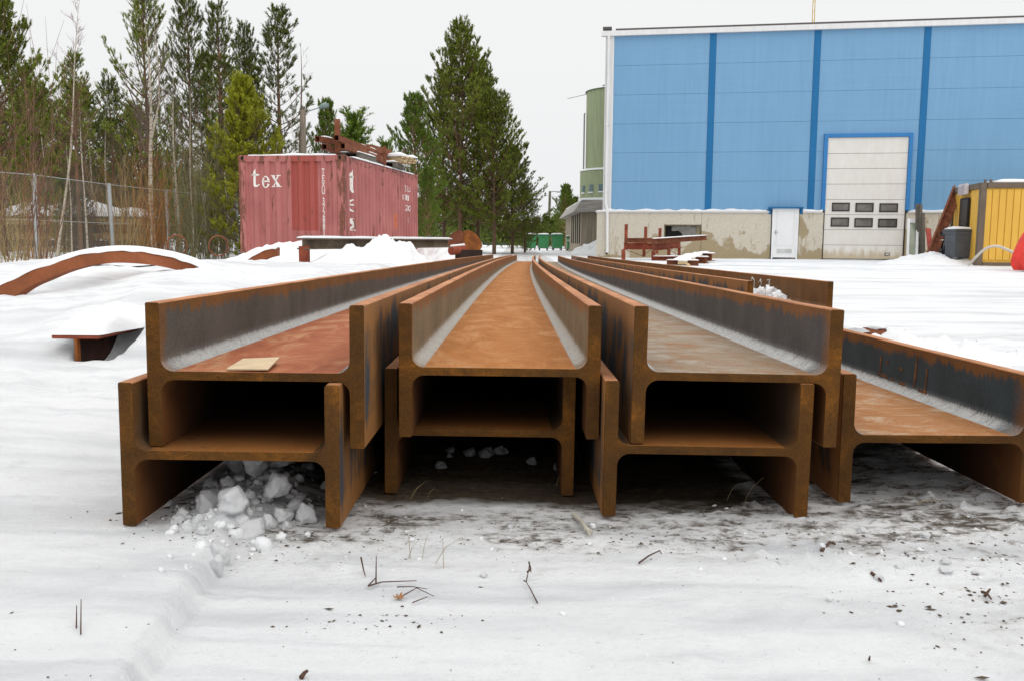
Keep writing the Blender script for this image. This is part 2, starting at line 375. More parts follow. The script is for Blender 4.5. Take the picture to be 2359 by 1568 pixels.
# ------------------------------------------------------------------ the stacked steel beams
def beam_mats(tagname, fl_grey, fl_rust, web_a, web_b, web_c, frost=.8, shade=False, web_stretch=(1, .5, 1), outer=None):
    """materials of one H beam: 0 cut end, 1 outer flange, 2 inner flange, 3 web, 4 rolled edges"""
    ms = []
    mt, t, b = newmat(tagname+'_cut_end'); g = N(t); v = g.shifted(g.coord('Object'))
    n1 = g.noise(v, 6.5, 8, .72, .6); n2 = g.noise(v, 260, 2, .7)
    c = g.ramp(n1, (.28, (.032, .016, .009)), (.44, (.066, .031, .010)), (.54, (.105, .045, .010)), (.62, (.19, .072, .012)), (.70, (.36, .135, .02)))
    rv = g.math('ADD', g.math('MULTIPLY', g.nd('ShaderNodeObjectInfo').outputs['Random'], .6), .72); c = g.mix(1.0, c, g.ramp(rv, (0., 0.), (1., (1., 1., 1.))), 'MULTIPLY'); c = g.mix(.25, c, (.12, .052, .012))
    c = g.mix(1.0, c, g.ramp(n2, (.3, (.72, .72, .72)), (.52, (1, 1, 1)), (.75, (1.28, 1.22, 1.18))), 'MULTIPLY')
    g.l.new(c, b.inputs['Base Color']); b.inputs['Roughness'].default_value = .85; b.inputs['Specular IOR Level'].default_value = .12; g.bump(b, n2, .5, .0015); ms.append(mt)
    # outer flange: dark mill scale with orange rust runs
    mt, t, b = newmat(tagname+'_outer'); g = N(t); v = g.attr('prof').outputs['Vector']; s_ = g.sep(v)
    n1 = g.noise(g.mapv(g.shifted(v), (1, 2.4, .9)), 3.6, 6, .6, .9); n2 = g.noise(v, 240, 2, .7)
    zr = g.ramp(g.math('ABSOLUTE', s_[2]), (.085, 0.), (.15, .30)); zs = g.ramp(s_[1], (.0, .13), (.25, .04), (.9, 0.))
    c = g.ramp(g.math('SUBTRACT', g.math('ADD', g.math('ADD', n1, zr), zs), .02), (.52, outer or (.040, .046, .056)), (.56, (.13, .066, .026)), (.70, (.27, .115, .026)))
    c = g.mix(1.0, c, g.ramp(n2, (.3, (.7, .7, .7)), (.7, (1.25, 1.2, 1.2))), 'MULTIPLY')
    g.l.new(c, b.inputs['Base Color']); b.inputs['Roughness'].default_value = .75; g.bump(b, n2, .25, .0015); ms.append(mt)
    # inner flange: grey scale, rust along the top edge and the cut end, frosted at the root
    mt, t, b = newmat(tagname+'_inner'); g = N(t); v = g.attr('prof').outputs['Vector']; s_ = g.sep(v)
    n1 = g.noise(g.mapv(v, (1, 1.4, 1)), 5, 6, .65, .4); n2 = g.noise(v, 230, 3, .75); n3 = g.noise(g.mapv(v, (1, 26, 2)), 2.0, 4, .6)
    grey = g.ramp(n1, (.3, tuple(q*.75 for q in fl_grey)), (.7, tuple(q*1.3 for q in fl_grey)))
    z = g.math('ABSOLUTE', s_[2])
    edge = g.math('ADD', z, g.math('MULTIPLY', g.math('SUBTRACT', n3, .5), .07))
    edge = g.math('ADD', edge, g.math('MULTIPLY', g.math('SUBTRACT', n1, .5), .05))
    farm = g.math('MULTIPLY', g.math('MINIMUM', s_[1], 6.0), .009)
    em = g.ramp(g.math('ADD', edge, farm), (.122, 0.), (.136, 1.))
    endm = g.ramp(g.math('ADD', s_[1], g.math('MULTIPLY', g.math('SUBTRACT', n1, .5), .12)), (.015, 1.), (.05, 0.))
    rc = g.ramp(n1, (.35, tuple(q*.7 for q in fl_rust)), (.65, fl_rust))
    c = g.mix(g.math('MAXIMUM', em, g.math('MULTIPLY', endm, .8)), grey, rc)
    fz = g.math('ADD', z, g.math('MULTIPLY', g.math('SUBTRACT', g.noise(g.mapv(v, (1, 30, 6)), 4, 4, .7), .5), .020))
    fm = g.math('MULTIPLY', g.ramp(fz, (.018, 1.), (.025, .85), (.031, .14), (.044, 0.)), g.ramp(g.math('ADD', s_[1], g.math('MULTIPLY', n1, .3)), (.17, .25), (.3, 1.)))
    fm = g.math('MULTIPLY', fm, g.ramp(g.noise(v, 55, 4, .75), (.28, .5), (.50, 1.)))
    c = g.mix(g.math('MULTIPLY', fm, frost), c, (.60, .60, .59))
    c = g.mix(1.0, c, g.ramp(n2, (.3, (.62, .62, .62)), (.5, (1, 1, 1)), (.72, (1.35, 1.33, 1.3))), 'MULTIPLY')
    if shade: c = g.mix(g.ramp(g.math('ADD', s_[1], g.math('MULTIPLY', n1, .1)), (.05, 0.), (.16, .75), (.4, .95)), c, (.03, .018, .012))  # cavity shade painted in, deepening away from the cut end
    g.l.new(c, b.inputs['Base Color']); b.inputs['Roughness'].default_value = .72; b.inputs['Specular IOR Level'].default_value = .2; g.bump(b, n2, .3, .0015); ms.append(mt)
    # web
    mt, t, b = newmat(tagname+'_web'); g = N(t); v = g.attr('prof').outputs['Vector']; s_ = g.sep(v)
    n1 = g.noise(g.mapv(v, web_stretch), 8, 8, .72, 1.0); n2 = g.noise(v, 210, 3, .75); n4 = g.noise(v, 2.2, 4, .6)
    c = g.ramp(n1, (.34, web_a), (.5, web_b), (.64, web_c))
    c = g.mix(g.ramp(n4, (.4, 0.), (.65, .45)), c, web_b)
    ax = g.math('ABSOLUTE', s_[0])
    fx = g.math('ADD', ax, g.math('MULTIPLY', g.math('SUBTRACT', g.noise(g.mapv(v, (8, 34, 1)), 3, 4, .7), .5), .035))
    fm = g.math('MULTIPLY', g.ramp(fx, (.160, 0.), (.170, .12), (.178, .8), (.186, 1.)), g.ramp(g.math('ADD', s_[1], g.math('MULTIPLY', n4, .3)), (.2, .2), (.35, 1.)))
    fm = g.math('MULTIPLY', fm, g.ramp(g.noise(v, 55, 4, .75), (.30, .45), (.52, 1.)))
    c = g.mix(g.math('MULTIPLY', fm, frost), c, (.56, .56, .55))
    c = g.mix(1.0, c, g.ramp(n2, (.3, (.78, .76, .74)), (.5, (1, 1, 1)), (.74, (1.25, 1.25, 1.25))), 'MULTIPLY')
    fl = g.noise(g.mapv(v, (1.2, 9, 1)), 9, 6, .75, .8); near_ = g.ramp(s_[1], (.0, .07), (.35, .03), (1.2, -.02))
    sc = g.ramp(g.math('ADD', g.math('ADD', fl, near_), g.math('MULTIPLY', g.math('SUBTRACT', n1, .5), .3)), (.665, 0.), (.70, 1.))
    c = g.mix(g.math('MULTIPLY', sc, .75), c, (.075, .040, .022))
    c = g.mix(g.ramp(g.noise(g.mapv(v, (9, .7, 1)), 5, 6, .7), (.55, 0.), (.68, .4)), c, web_a)
    if shade: c = g.mix(g.ramp(g.math('ADD', s_[1], g.math('MULTIPLY', n1, .16)), (.08, 0.), (.26, .72), (.6, .95)), c, (.035, .016, .010))  # web colour fades to near black as shade inside the stack
    g.l.new(c, b.inputs['Base Color']); b.inputs['Roughness'].default_value = .8; b.inputs['Specular IOR Level'].default_value = .15; g.bump(b, g.math('ADD', n2, g.math('MULTIPLY', n1, 1.5)), .3, .002); ms.append(mt)
    # rolled edges
    mt, t, b = newmat(tagname+'_edge'); g = N(t); v = g.attr('prof').outputs['Vector']
    n1 = g.noise(g.mapv(v, (1, .6, 1)), 8, 6, .6); n2 = g.noise(v, 200, 3, .7)
    c = g.ramp(n1, (.35, (.30, .125, .048)), (.6, (.50, .215, .088)), (.75, (.56, .31, .17)))
    c = g.mix(1.0, c, g.ramp(n2, (.3, (.7, .7, .7)), (.72, (1.25, 1.2, 1.2))), 'MULTIPLY')
    g.l.new(c, b.inputs['Base Color']); b.inputs['Roughness'].default_value = .8; g.bump(b, n2, .3, .0015); ms.append(mt)
    # undersides: cavity shade painted as a fade from rust to near black
    mt, t, b = newmat(tagname+'_painted_shade'); g = N(t); v = g.attr('prof').outputs['Vector']; s_ = g.sep(v)
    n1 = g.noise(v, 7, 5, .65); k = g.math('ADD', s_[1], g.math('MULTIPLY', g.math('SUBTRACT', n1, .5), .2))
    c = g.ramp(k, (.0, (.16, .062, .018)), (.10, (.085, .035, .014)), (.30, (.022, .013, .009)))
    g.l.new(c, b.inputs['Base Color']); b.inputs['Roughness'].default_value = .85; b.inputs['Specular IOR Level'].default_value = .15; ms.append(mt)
    return ms

BH, BB, TF, TW, BR = .450, .300, .0285, .0175, .027
def beam_profile():
    h, b2, c = BH/2, BB/2, .0022
    pts = []   # (x, z, material of the edge that FOLLOWS the point)
    def arc(cx, cz, a0, a1, n, mi):
        for i in range(n+1):
            a = a0+(a1-a0)*i/n; pts.append((cx+BR*math.cos(a), cz+BR*math.sin(a), mi))
    pi = math.pi
    # clockwise from the outer left bottom corner
    pts += [(-h, -b2+c, 1), (-h, b2-c, 4), (-h+c, b2, 4), (-h+TF-c, b2, 4), (-h+TF, b2-c, 2)]
    arc(-h+TF+BR, TW/2+BR, pi, 1.5*pi, 6, 2); pts[-1] = (*pts[-1][:2], 3)
    arc(h-TF-BR, TW/2+BR, 1.5*pi, 2*pi, 6, 2)
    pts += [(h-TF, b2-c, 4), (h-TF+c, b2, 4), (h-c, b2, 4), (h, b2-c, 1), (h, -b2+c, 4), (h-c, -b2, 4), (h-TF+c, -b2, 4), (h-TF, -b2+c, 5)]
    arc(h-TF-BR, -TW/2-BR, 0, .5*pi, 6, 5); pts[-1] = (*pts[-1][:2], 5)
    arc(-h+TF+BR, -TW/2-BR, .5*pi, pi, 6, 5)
    pts += [(-h+TF, -b2+c, 4), (-h+TF-c, -b2, 4), (-h+c, -b2, 4)]
    return pts
PROF = beam_profile()
def make_beam(label, X0, Y0, Z0, L, X1, Z1, phi, mats, bow=.34, seed=0):
    n = len(PROF); svals = [0, .003]+[L*(i/70)**1.6 for i in range(1, 71)]
    svals = sorted(svals)
    vs = []; pr = []; cs, sn = math.cos(phi), math.sin(phi)
    for si, s in enumerate(svals):
        k = s/L; xo = (X1-X0)*k + bow*(k*k-k); zo = (Z1-Z0)*k
        for (x, z, _) in PROF:
            sc = .0012 if si == 0 else 0
            xx = x-math.copysign(sc, x); zz = z-math.copysign(sc, z) if abs(z) > .05 else z
            if abs(z) > .1: zz += .0012*float(mnoise.noise(Vector((s*6, x*9, seed))))*(1 if z > 0 else -1)
            vs.append((xx*cs+zz*sn+xo, s, zz*cs-xx*sn+zo)); pr.append((x, s, z))
    M_ = MB(); M_.v = vs
    for i in range(len(svals)-1):
        for k in range(n):
            k2 = (k+1) % n
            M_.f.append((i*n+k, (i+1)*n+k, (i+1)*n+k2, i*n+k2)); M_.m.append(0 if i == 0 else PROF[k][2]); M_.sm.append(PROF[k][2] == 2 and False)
    M_.f.append(tuple(range(n))); M_.m.append(0); M_.sm.append(False)
    b0 = (len(svals)-1)*n; M_.f.append(tuple(range(b0+n-1, b0-1, -1))); M_.m.append(0); M_.sm.append(False)
    o = M_.build('steel_beam', mats, None, True)
    at = o.data.attributes.new('prof', 'FLOAT_VECTOR', 'POINT'); at.data.foreach_set('vector', np.array(pr, 'f').ravel())
    o.location = (X0, Y0, Z0)
    tag(o, label, 'steel beam', 'wide flange steel beams stacked in the yard')
    o['dirx'] = 0.0; del o['dirx']
    return o
def near(px, py, Y): q = P(px, py, Y); return q
GREY = (.16, .15, .145); BLUEG = (.085, .105, .125); PURP = (.078, .070, .068); OCH = (.20, .155, .095)
RU = (.21, .085, .022)
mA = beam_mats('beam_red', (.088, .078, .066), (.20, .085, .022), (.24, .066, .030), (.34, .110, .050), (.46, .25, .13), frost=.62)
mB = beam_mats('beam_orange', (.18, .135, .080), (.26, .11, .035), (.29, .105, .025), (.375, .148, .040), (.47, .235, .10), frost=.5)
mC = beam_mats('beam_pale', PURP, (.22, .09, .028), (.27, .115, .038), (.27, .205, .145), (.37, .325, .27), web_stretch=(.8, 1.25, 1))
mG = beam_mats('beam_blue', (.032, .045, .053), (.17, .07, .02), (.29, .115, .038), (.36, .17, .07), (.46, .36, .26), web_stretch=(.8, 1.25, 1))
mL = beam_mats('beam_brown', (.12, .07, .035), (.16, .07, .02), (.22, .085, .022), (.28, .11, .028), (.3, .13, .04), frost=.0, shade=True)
def off(q0, top0, topX1, topZ1, dz): return
cA = near(588, 862, 1.80); cB = near(1151, 842, 1.94); cC = near(1697, 873, 1.88)
fA = P(1157, 587, 19.9); fB = P(1211, 588, 19.95); fC = P(1265, 589, 19.9); fH = P(1335.5, 589, 22.9)
dz = BB/2
Lb = 18.0
def top_beam(lbl, c, f, phi, mats, seed, low=None):
    if low: c.z = low.z+TW/2+BB/2+.0008
    return make_beam(lbl, c.x, c.y, c.z, Lb, f.x, f.z-dz, phi, mats, seed=seed)
cD = near(529, 1050, 1.765); cE = near(1105, 996, 2.04); cF = near(1630, 1038, 1.87); cG = near(2162, 1011, 1.985)
for c_ in (cD, cE, cF, cG): c_.z = max(c_.z, .148)
bA = top_beam('upper left steel beam with a red rusty web and a pale scrap lying on it', cA, fA, .006, mA, 1, cD)
bB = top_beam('upper middle steel beam with an orange rusty web, between the two other top beams', cB, fB, .005, mB, 2, cE)
bC = top_beam('upper right steel beam with a pale flaking web and purple grey flanges', cC, fC, .012, mC, 3, cF)
def low_beam(lbl, c, ref, f, phi, mats, seed): return make_beam(lbl, c.x, c.y, c.z, Lb, f.x+(c.x-ref.x), c.z+(f.z-dz-ref.z), phi, mats, seed=seed)
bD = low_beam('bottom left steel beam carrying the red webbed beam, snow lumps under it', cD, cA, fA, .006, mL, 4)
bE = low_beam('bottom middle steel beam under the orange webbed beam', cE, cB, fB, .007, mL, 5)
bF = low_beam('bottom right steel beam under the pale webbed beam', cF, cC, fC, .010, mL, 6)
bG = low_beam('far right steel beam with a dark blue flange, single and lying on the snow', cG, cC, fC, 0, mG, 7)
print('contact', [round(v, 3) for v in (cA.z, cB.z, cC.z, cD.z, cE.z, cF.z, cG.z, fA.z)])
cH = P(1822, 648, 4.62); cH.z -= dz
bH = make_beam('brown steel beam set back behind the pale one, with white chalk marks', cH.x, cH.y, cH.z, 18.2, fH.x, fH.z-dz, 0, beam_mats('beam_plain', (.15, .075, .028), (.2, .09, .028), (.2, .08, .025), (.26, .1, .03), (.3, .12, .04), frost=0), seed=8)

def mesh_from_text(txt, size, ext=.0):
    cu = bpy.data.curves.new('lettering', 'FONT'); cu.body = txt; cu.size = size; cu.extrude = 0; cu.align_x = 'CENTER'; cu.align_y = 'CENTER'
    ob = bpy.data.objects.new('tmp', cu); COL.objects.link(ob)
    dg = bpy.context.evaluated_depsgraph_get(); dg.update()
    me = bpy.data.meshes.new_from_object(ob.evaluated_get(dg)); bpy.data.objects.remove(ob); bpy.data.curves.remove(cu)
    vs = [v.co.copy() for v in me.vertices]; fs = [tuple(p.vertices) for p in me.polygons]; bpy.data.meshes.remove(me)
    return vs, fs
# chalk marks on the set-back beam: loose strokes just proud of the inner face of its right flange
CHALK = simple('chalk', (.6, .58, .54), .95, .2, 30)
def flange_pt(bm_c, s, z, f, L, bow=.34, side=1, proud=.001):
    k = s/L; xo = (f.x-bm_c.x)*k+bow*(k*k-k); zo = (f.z-dz-bm_c.z)*k
    return Vector((side*(BH/2-TF)-side*proud+xo, s, z+zo))
ch = MB()
for pts in ([(2.12, .12), (2.22, .135), (2.28, .09), (2.2, .06), (2.1, .08), (2.12, .12)], [(1.92, .11), (1.84, .13), (1.8, .1), (1.92, .05), (1.76, .045)], [(1.56, .13), (1.46, .135), (1.5, .09), (1.58, .06), (1.42, .03), (1.5, .0)], [(1.7, .03), (1.62, .04)], [(1.4, -.01), (1.34, -.03)]):
    ps = [flange_pt(cH, .95+(s_-1.3)*.55, z_, fH, 18.2) for s_, z_ in pts]
    ch.tube([q_-Vector((0, 0, .012)) for q_ in ps], [.0042+.002*math.sin(i*2.1) for i in range(len(ps))], 4)
ch.build('chalk_mark', CHALK, bH)
sb = MB()
rnd = random.Random(4)

# snow dust in the channel of the set-back beam, against its flange
def block_lump(M_, seed, sub=4, planes=13):
    r_ = random.Random(seed); pl_ = []
    for i in range(planes):
        n_ = Vector((r_.gauss(0, 1), r_.gauss(0, 1), r_.gauss(0, .8))).normalized(); pl_.append((n_, r_.uniform(.55, .95)))
    bm = bmesh.new(); bmesh.ops.create_icosphere(bm, subdivisions=sub, radius=1); vs = []
    for v in bm.verts:
        d = v.co.normalized(); k = 1.25
        for n_, h_ in pl_:
            q = d.dot(n_)
            if q > .05: k = min(k, h_/q)
        k *= 1+.26*float(mnoise.noise(d*2.2+Vector((seed, 0, 0))))+.12*float(mnoise.noise(d*5+Vector((seed, 2, 0))))+.07*float(mnoise.noise(d*13+Vector((seed, 4, 0))))
        vs.append(d*k+Vector((0, 0, .35)))
    bm.verts.index_update(); fs = [[v.index for v in f.verts] for f in bm.faces]
    for _ in range(1):
        acc = [Vector(v)*2 for v in vs]; cnt = [2]*len(vs)
        for e_ in bm.edges:
            a, b_ = e_.verts[0].index, e_.verts[1].index; acc[a] += vs[b_]; cnt[a] += 1; acc[b_] += vs[a]; cnt[b_] += 1
        vs = [a/c_ for a, c_ in zip(acc, cnt)]
    M_.add(vs, fs, 0, True); bm.free()
def rough_lump(M_, c, rx, ry, rz_, seed, sub=3, amp=.32, freq=1.6, mi=0, smooth=True):
    bm = bmesh.new(); bmesh.ops.create_icosphere(bm, subdivisions=sub, radius=1)
    vs = []
    for v in bm.verts:
        n_ = v.co.normalized(); o_ = Vector((seed*3.1, seed*1.7, seed))
        d = 1+amp*float(mnoise.noise(n_*freq+o_))*1.5+amp*.5*float(mnoise.noise(n_*freq*2.7+o_))
        q = Vector((round(n_.x*d*2.2)/2.2*.25+n_.x*d*.75, n_.y*d, n_.z*d))
        vs.append(Vector((c[0]+q.x*rx, c[1]+q.y*ry, c[2]+q.z*rz_)))
    bm.verts.index_update(); M_.add(vs, [[v.index for v in f.verts] for f in bm.faces], mi, smooth); bm.free()
M_ = MB()
for i in range(16):
    s_ = .55+i*.1; q = flange_pt(cH, s_, 0, fH, 18.2)+Vector((cH.x, cH.y, cH.z))
    hh = .045+.05*rnd.random() if i not in (5, 12) else .03
    rough_lump(M_, (q.x-.07+.03*rnd.random(), q.y, q.z-.01), .045, .05, hh, i, 3, .6, 2.9)
o = M_.build('snow_drift', SNOW); rebase(o); tag(o, 'ragged strip of snow lying in the channel of the set-back brown beam', 'snow')

# rust stained old stencil marks on the dark inner flange of the far right beam
M_ = MB()
def gpos(s_, z_): k = s_/Lb; return Vector((BH/2-TF-.0012+(fC.x+(cG.x-cC.x)-cG.x)*k+.34*(k*k-k), s_, z_+(fC.z-dz-cC.z)*k))
for s0, z0, s1, z1, w_ in ((.55, .128, .56, .035, .010), (.485, .10, .49, .032, .009), (.80, .098, .80, .045, .008), (.74, .085, .76, .083, .010), (.66, .078, .64, .074, .008), (.82, .040, .74, .038, .008), (.72, .036, .70, .036, .008), (.66, .034, .62, .033, .009), (.53, .030, .48, .029, .010)):
    M_.bar(gpos(s0, z0), gpos(s1, z1), .0012, w_, up=(0, 0, 1) if abs(z1-z0) < .03 else (0, 1, 0))
M_.build('stencil_mark', rust('stencil_rust', (.045, .032, .025), (.11, .05, .02), (.24, .095, .025), 22), bG)
# small pale scrap on the red web
def on_beam(c, f, px, py, zoff=0.001): return GZ(px, py, c.z+TW/2+zoff)
M_ = MB(); q = [on_beam(cA, fA, *p_) for p_ in ((521, 853), (618, 855), (645, 834), (560, 833))]
zz = [.004, .006, .012, .008]
M_.add([p_+Vector((0, 0, d)) for p_, d in zip(q, zz)]+[p_+Vector((0, 0, d-.003)) for p_, d in zip(q, zz)], [(0, 1, 2, 3), (7, 6, 5, 4), (0, 4, 5, 1), (1, 5, 6, 2), (2, 6, 7, 3), (3, 7, 4, 0)])
o = M_.build('wood_scrap', simple('pale_wood', (.55, .42, .27), .8, .2, 20, stretch=(1, 6, 1))); rebase(o); tag(o, 'flat pale wood scrap lying on the red rusty web', 'wood scrap')

# ------------------------------------------------------------------ shipping container
CA = .1593; CC = Vector((-3.6781, 19.3944, -.15)); CH = 2.59; CWd = 2.44; CL = 6.06
def cont_mat():
    mt, t, b = newmat('container_paint'); g = N(t); v = g.coord(); s_ = g.sep(v)
    n1 = g.noise(v, 1.1, 4, .6); n3 = g.noise(g.mapv(v, (6, 6, 1.1)), 1.6, 7, .7, .2); n4 = g.noise(v, 55, 3, .7)
    c = g.ramp(n1, (.3, (.35, .105, .095)), (.7, (.48, .165, .15)))
    # repainted darker right part of the end wall
    rp_ = g.math('MULTIPLY', g.math('GREATER_THAN', s_[0], -1.22), g.math('LESS_THAN', s_[0], -.62)); rp_ = g.math('MULTIPLY', rp_, g.math('LESS_THAN', s_[1], .2))
    c = g.mix(g.math('MULTIPLY', rp_, g.math('MULTIPLY', g.math('GREATER_THAN', s_[2], .95), .75)), c, (.33, .045, .028))
    # orange primer patches
    def blob(x, y, z, r, sc=(1, 1, 1)):
        vm = g.nd('ShaderNodeVectorMath', operation='DISTANCE'); g.l.new(g.mapv(v, sc), vm.inputs[0]); vm.inputs[1].default_value = (x*sc[0], y*sc[1], z*sc[2])
        return g.ramp(g.math('ADD', vm.outputs['Value'], g.math('MULTIPLY', g.math('SUBTRACT', n3, .5), r*.9)), (r*.8, 1.), (r, 0.))
    c = g.mix(blob(-.42, 0, .42, .2), c, (.62, .11, .03)); c = g.mix(blob(0, 3.9, 1.25, .1, (1, 1, .4)), c, (.6, .14, .05))
    # rust runs, heavier at the posts and foot
    px_ = g.ramp(g.math('MULTIPLY', g.math('ABSOLUTE', g.math('ADD', s_[0], 1.22)), .5), (.525, 0.), (.555, .15)); 
    nearc = g.math('MULTIPLY', g.math('LESS_THAN', s_[1], .22), px_)
    foot = g.math('ADD', g.ramp(s_[2], (0., .06), (.5, 0.)), g.math('MULTIPLY', g.math('GREATER_THAN', s_[2], CH-.16), .07))
    k = g.math('ADD', g.math('ADD', n3, nearc), foot)
    rm = g.ramp(k, (.60, 0.), (.635, .9)); rcol = g.ramp(g.noise(v, 24, 4, .7), (.35, (.085, .03, .018)), (.6, (.2, .065, .025)), (.8, (.42, .2, .1)))
    c = g.mix(rm, c, rcol)
    sp = g.ramp(g.noise(g.mapv(v, (1, 1, .6)), 9, 6, .75), (.655, 0.), (.69, .8)); c = g.mix(sp, c, (.1, .03, .02))
    c = g.mix(1.0, c, g.ramp(n4, (.3, (.9, .9, .9)), (.7, (1.08, 1.08, 1.08))), 'MULTIPLY')
    g.l.new(c, b.inputs['Base Color']); b.inputs['Roughness'].default_value = .6; g.bump(b, n3, .15, .004)
    return mt
CPAINT = cont_mat()
PITCHC = .262; CDEP = .046
def corr(u):   # outward offset of the corrugated sheet, 0 .. .036
    k = (u/PITCHC) % 1.0
    if k < .35: return CDEP
    if k < .5: return CDEP*(1-(k-.35)/.15)
    if k < .85: return 0.
    return CDEP*((k-.85)/.15)
def corr_breaks(a, b):
    o_ = []; i = math.floor(a/PITCHC)-1
    while i*PITCHC < b+1:
        for k in (0, .35, .5, .85):
            u = (i+k)*PITCHC
            if a < u < b: o_.append(u)
        i += 1
    return o_
white = simple('lettering_white', (.82, .8, .76), .7, .12, 12)
def worn_white():
    mt, t, b = newmat('worn_lettering'); g = N(t); v = g.coord()
    n = g.noise(g.mapv(v, (4, 4, 2)), 9, 6, .75); c = g.mix(g.ramp(n, (.60, 0.), (.64, 1.)), (.82, .80, .75), (.42, .11, .09))
    g.l.new(c, b.inputs['Base Color']); b.inputs['Roughness'].default_value = .7; return mt
WORN = worn_white()
ct = thing('shipping_container', 'red corrugated shipping container with white lettering and a snow covered roof', 'container', CC, -CA)
fr = MB()
for x, y in ((-.08, .08), (-CWd+.08, .08), (-.08, CL-.08), (-CWd+.08, CL-.08)):
    fr.box((x, y, CH/2), (.16, .16, CH-.24), 0, bev=.008)
for x in (-.06, -CWd+.06):
    fr.box((x, CL/2, .07), (.1, CL-.34, .14)); fr.box((x-.012 if x > -1 else x+.012, CL/2, CH-.05), (.08, CL-.34, .09))
for y in (.05, CL-.05):
    fr.box((-CWd/2, y, .07), (CWd-.34, .09, .14)); fr.box((-CWd/2, y, CH-.075), (CWd-.34, .08, .13))
fr.build('frame', CPAINT, ct)
def corr_panel(name, a, b, f, flip=False):
    M_ = MB(); us = [a]+corr_breaks(a, b)+[b]; zs = (.13, CH-.1); vs = []; fs = []
    for u in us:
        for z in zs: vs.append(f(u, corr(u), z))
    for i in range(len(us)-1): fs.append((2*i, 2*i+2, 2*i+3, 2*i+1))
    M_.add(vs, fs); return M_.build(name, CPAINT, ct, False)
corr_panel('end_panel', -CWd+.15, -.15, lambda u, d, z: (u, .06-d, z))
corr_panel('end_panel', -CWd+.15, -.15, lambda u, d, z: (u, CL-.06+d, z))
corr_panel('side_panel', .15, CL-.15, lambda u, d, z: (-.05+d, u, z))
corr_panel('side_panel', .15, CL-.15, lambda u, d, z: (-CWd+.05-d, u, z))
MB().box((-CWd/2, CL/2, CH-.035), (CWd-.3, CL-.3, .03)).build('roof', CPAINT, ct)
DARK = simple('dark_hole', (.012, .011, .01), .9, .1)
for x in (-.09, -CWd+.09):
    for y in (.09, CL-.09):
        for z in (.06, CH-.06):
            cc = MB(); cc.box((x, y, z), (.19, .19, .125), 0, bev=.006); c_ = cc.build('corner_casting', CPAINT, ct)
            sy = -1 if y < 1 else 1
            def disc(cx, cy, cz, ax):
                pts = []; hh = MB()
                for k in range(14):
                    a = 2*math.pi*k/14; u, w = .034*math.cos(a), .045*math.sin(a)
                    pts.append((cx+u, cy, cz+w) if ax == 'y' else (cx, cy+u, cz+w))
                hh.add(pts, [tuple(range(14))]); hh.build('lifting_hole', DARK, c_, False)
            disc(x, y+sy*.097, z, 'y'); disc(x+(.097 if x > -1 else -.097), y, z, 'x')
# lettering folded over the corrugation
def letters(vs, fs, place, name, mat, brk):
    bm = bmesh.new(); bv = [bm.verts.new(v) for v in vs]
    for f in fs:
        try: bm.faces.new([bv[i] for i in f])
        except ValueError: pass
    for u in brk:
        bmesh.ops.bisect_plane(bm, geom=bm.verts[:]+bm.edges[:]+bm.faces[:], plane_co=(u, 0, 0), plane_no=(1, 0, 0), dist=1e-5)
    bm.verts.index_update(); M_ = MB(); M_.add([place(v.co.x, v.co.y) for v in bm.verts], [[v.index for v in f.verts] for f in bm.faces]); bm.free()
    return M_.build(name, mat, ct, False)
def serif(ch_):
    """flat serif letters t, e, x in a unit box (list of convex polygons)"""
    if ch_ == 't':
        return [[(.30, .12), (.52, .12), (.52, 1.0), (.30, .82)], [(.08, .62), (.30, .62), (.30, .80), (.2, .72)], [(.08, .62), (.78, .62), (.78, .71), (.08, .71)], [(.30, .12), (.38, 0), (.62, 0), (.52, .12)], [(.52, .12), (.62, 0), (.82, .12), (.78, .17), (.64, .10)]]
    if ch_ == 'x':
        return [[(.08, .66), (.34, .66), (.92, .05), (.64, .05)], [(.68, .66), (.80, .66), (.30, .05), (.18, .05)], [(.02, .66), (.42, .66), (.42, .72), (.02, .72)], [(.60, .66), (.94, .66), (.94, .72), (.60, .72)], [(.06, 0), (.40, 0), (.40, .06), (.06, .06)], [(.56, 0), (.98, 0), (.98, .06), (.56, .06)]]
    out_ = []
    K = 22
    for i in range(K):
        a0 = math.radians(18+i*(322/K)); a1 = math.radians(18+(i+1)*(322/K))
        def q(a, ro): 
            th = .115+.10*abs(math.cos(a))**1.0
            r = ro; return (.5+(.42-(0 if r else th*.95))*math.cos(a), .36+(.37-(0 if r else .07))*math.sin(a))
        out_.append([q(a0, 1), q(a1, 1), q(a1, 0), q(a0, 0)])
    out_.append([(.16, .36), (.90, .36), (.88, .44), (.16, .44)])
    return out_
def place_end(x, z): return (x, .06-corr(x)-.004, z)
def place_side(y, z): return (-.05+corr(y)+.004, y, z)
def word(parts, base, size, fpl, name, brk):
    vs = []; fs = []
    for ch_, ox, oz, w, h in parts:
        for pg in serif(ch_):
            b_ = len(vs); vs += [Vector((base[0]+ox+u*w, base[1]+oz+v*h, 0)) for u, v in pg]; fs.append(tuple(range(b_, b_+len(pg))))
    return letters(vs, fs, fpl, name, WORN, brk)
eb = corr_breaks(-CWd, 0); sbk = corr_breaks(0, CL)
word([('t', 0, 0, .26, .40), ('e', .24, -.02, .24, .36), ('x', .47, 0, .26, .36)], (-2.18, 1.90), 1, place_end, 'lettering', eb)
word([('t', 0, 0, .42, .52), ('e', 0.0, -.42, .42, .38), ('x', 0, -.84, .42, .38)], (.36, 1.80), 1, place_side, 'lettering', sbk)
vs = []; fs = []
txt = 'TEXU 372881'; z = 2.22
for c_ in txt:
    if c_ == ' ': z -= .07; continue
    v_, f_ = mesh_from_text(c_, .19); b_ = len(vs); vs += [Vector((-.478+q.x*.62, z+q.y, 0)) for q in v_]; fs += [tuple(b_+i for i in f) for f in f_]; z -= .14
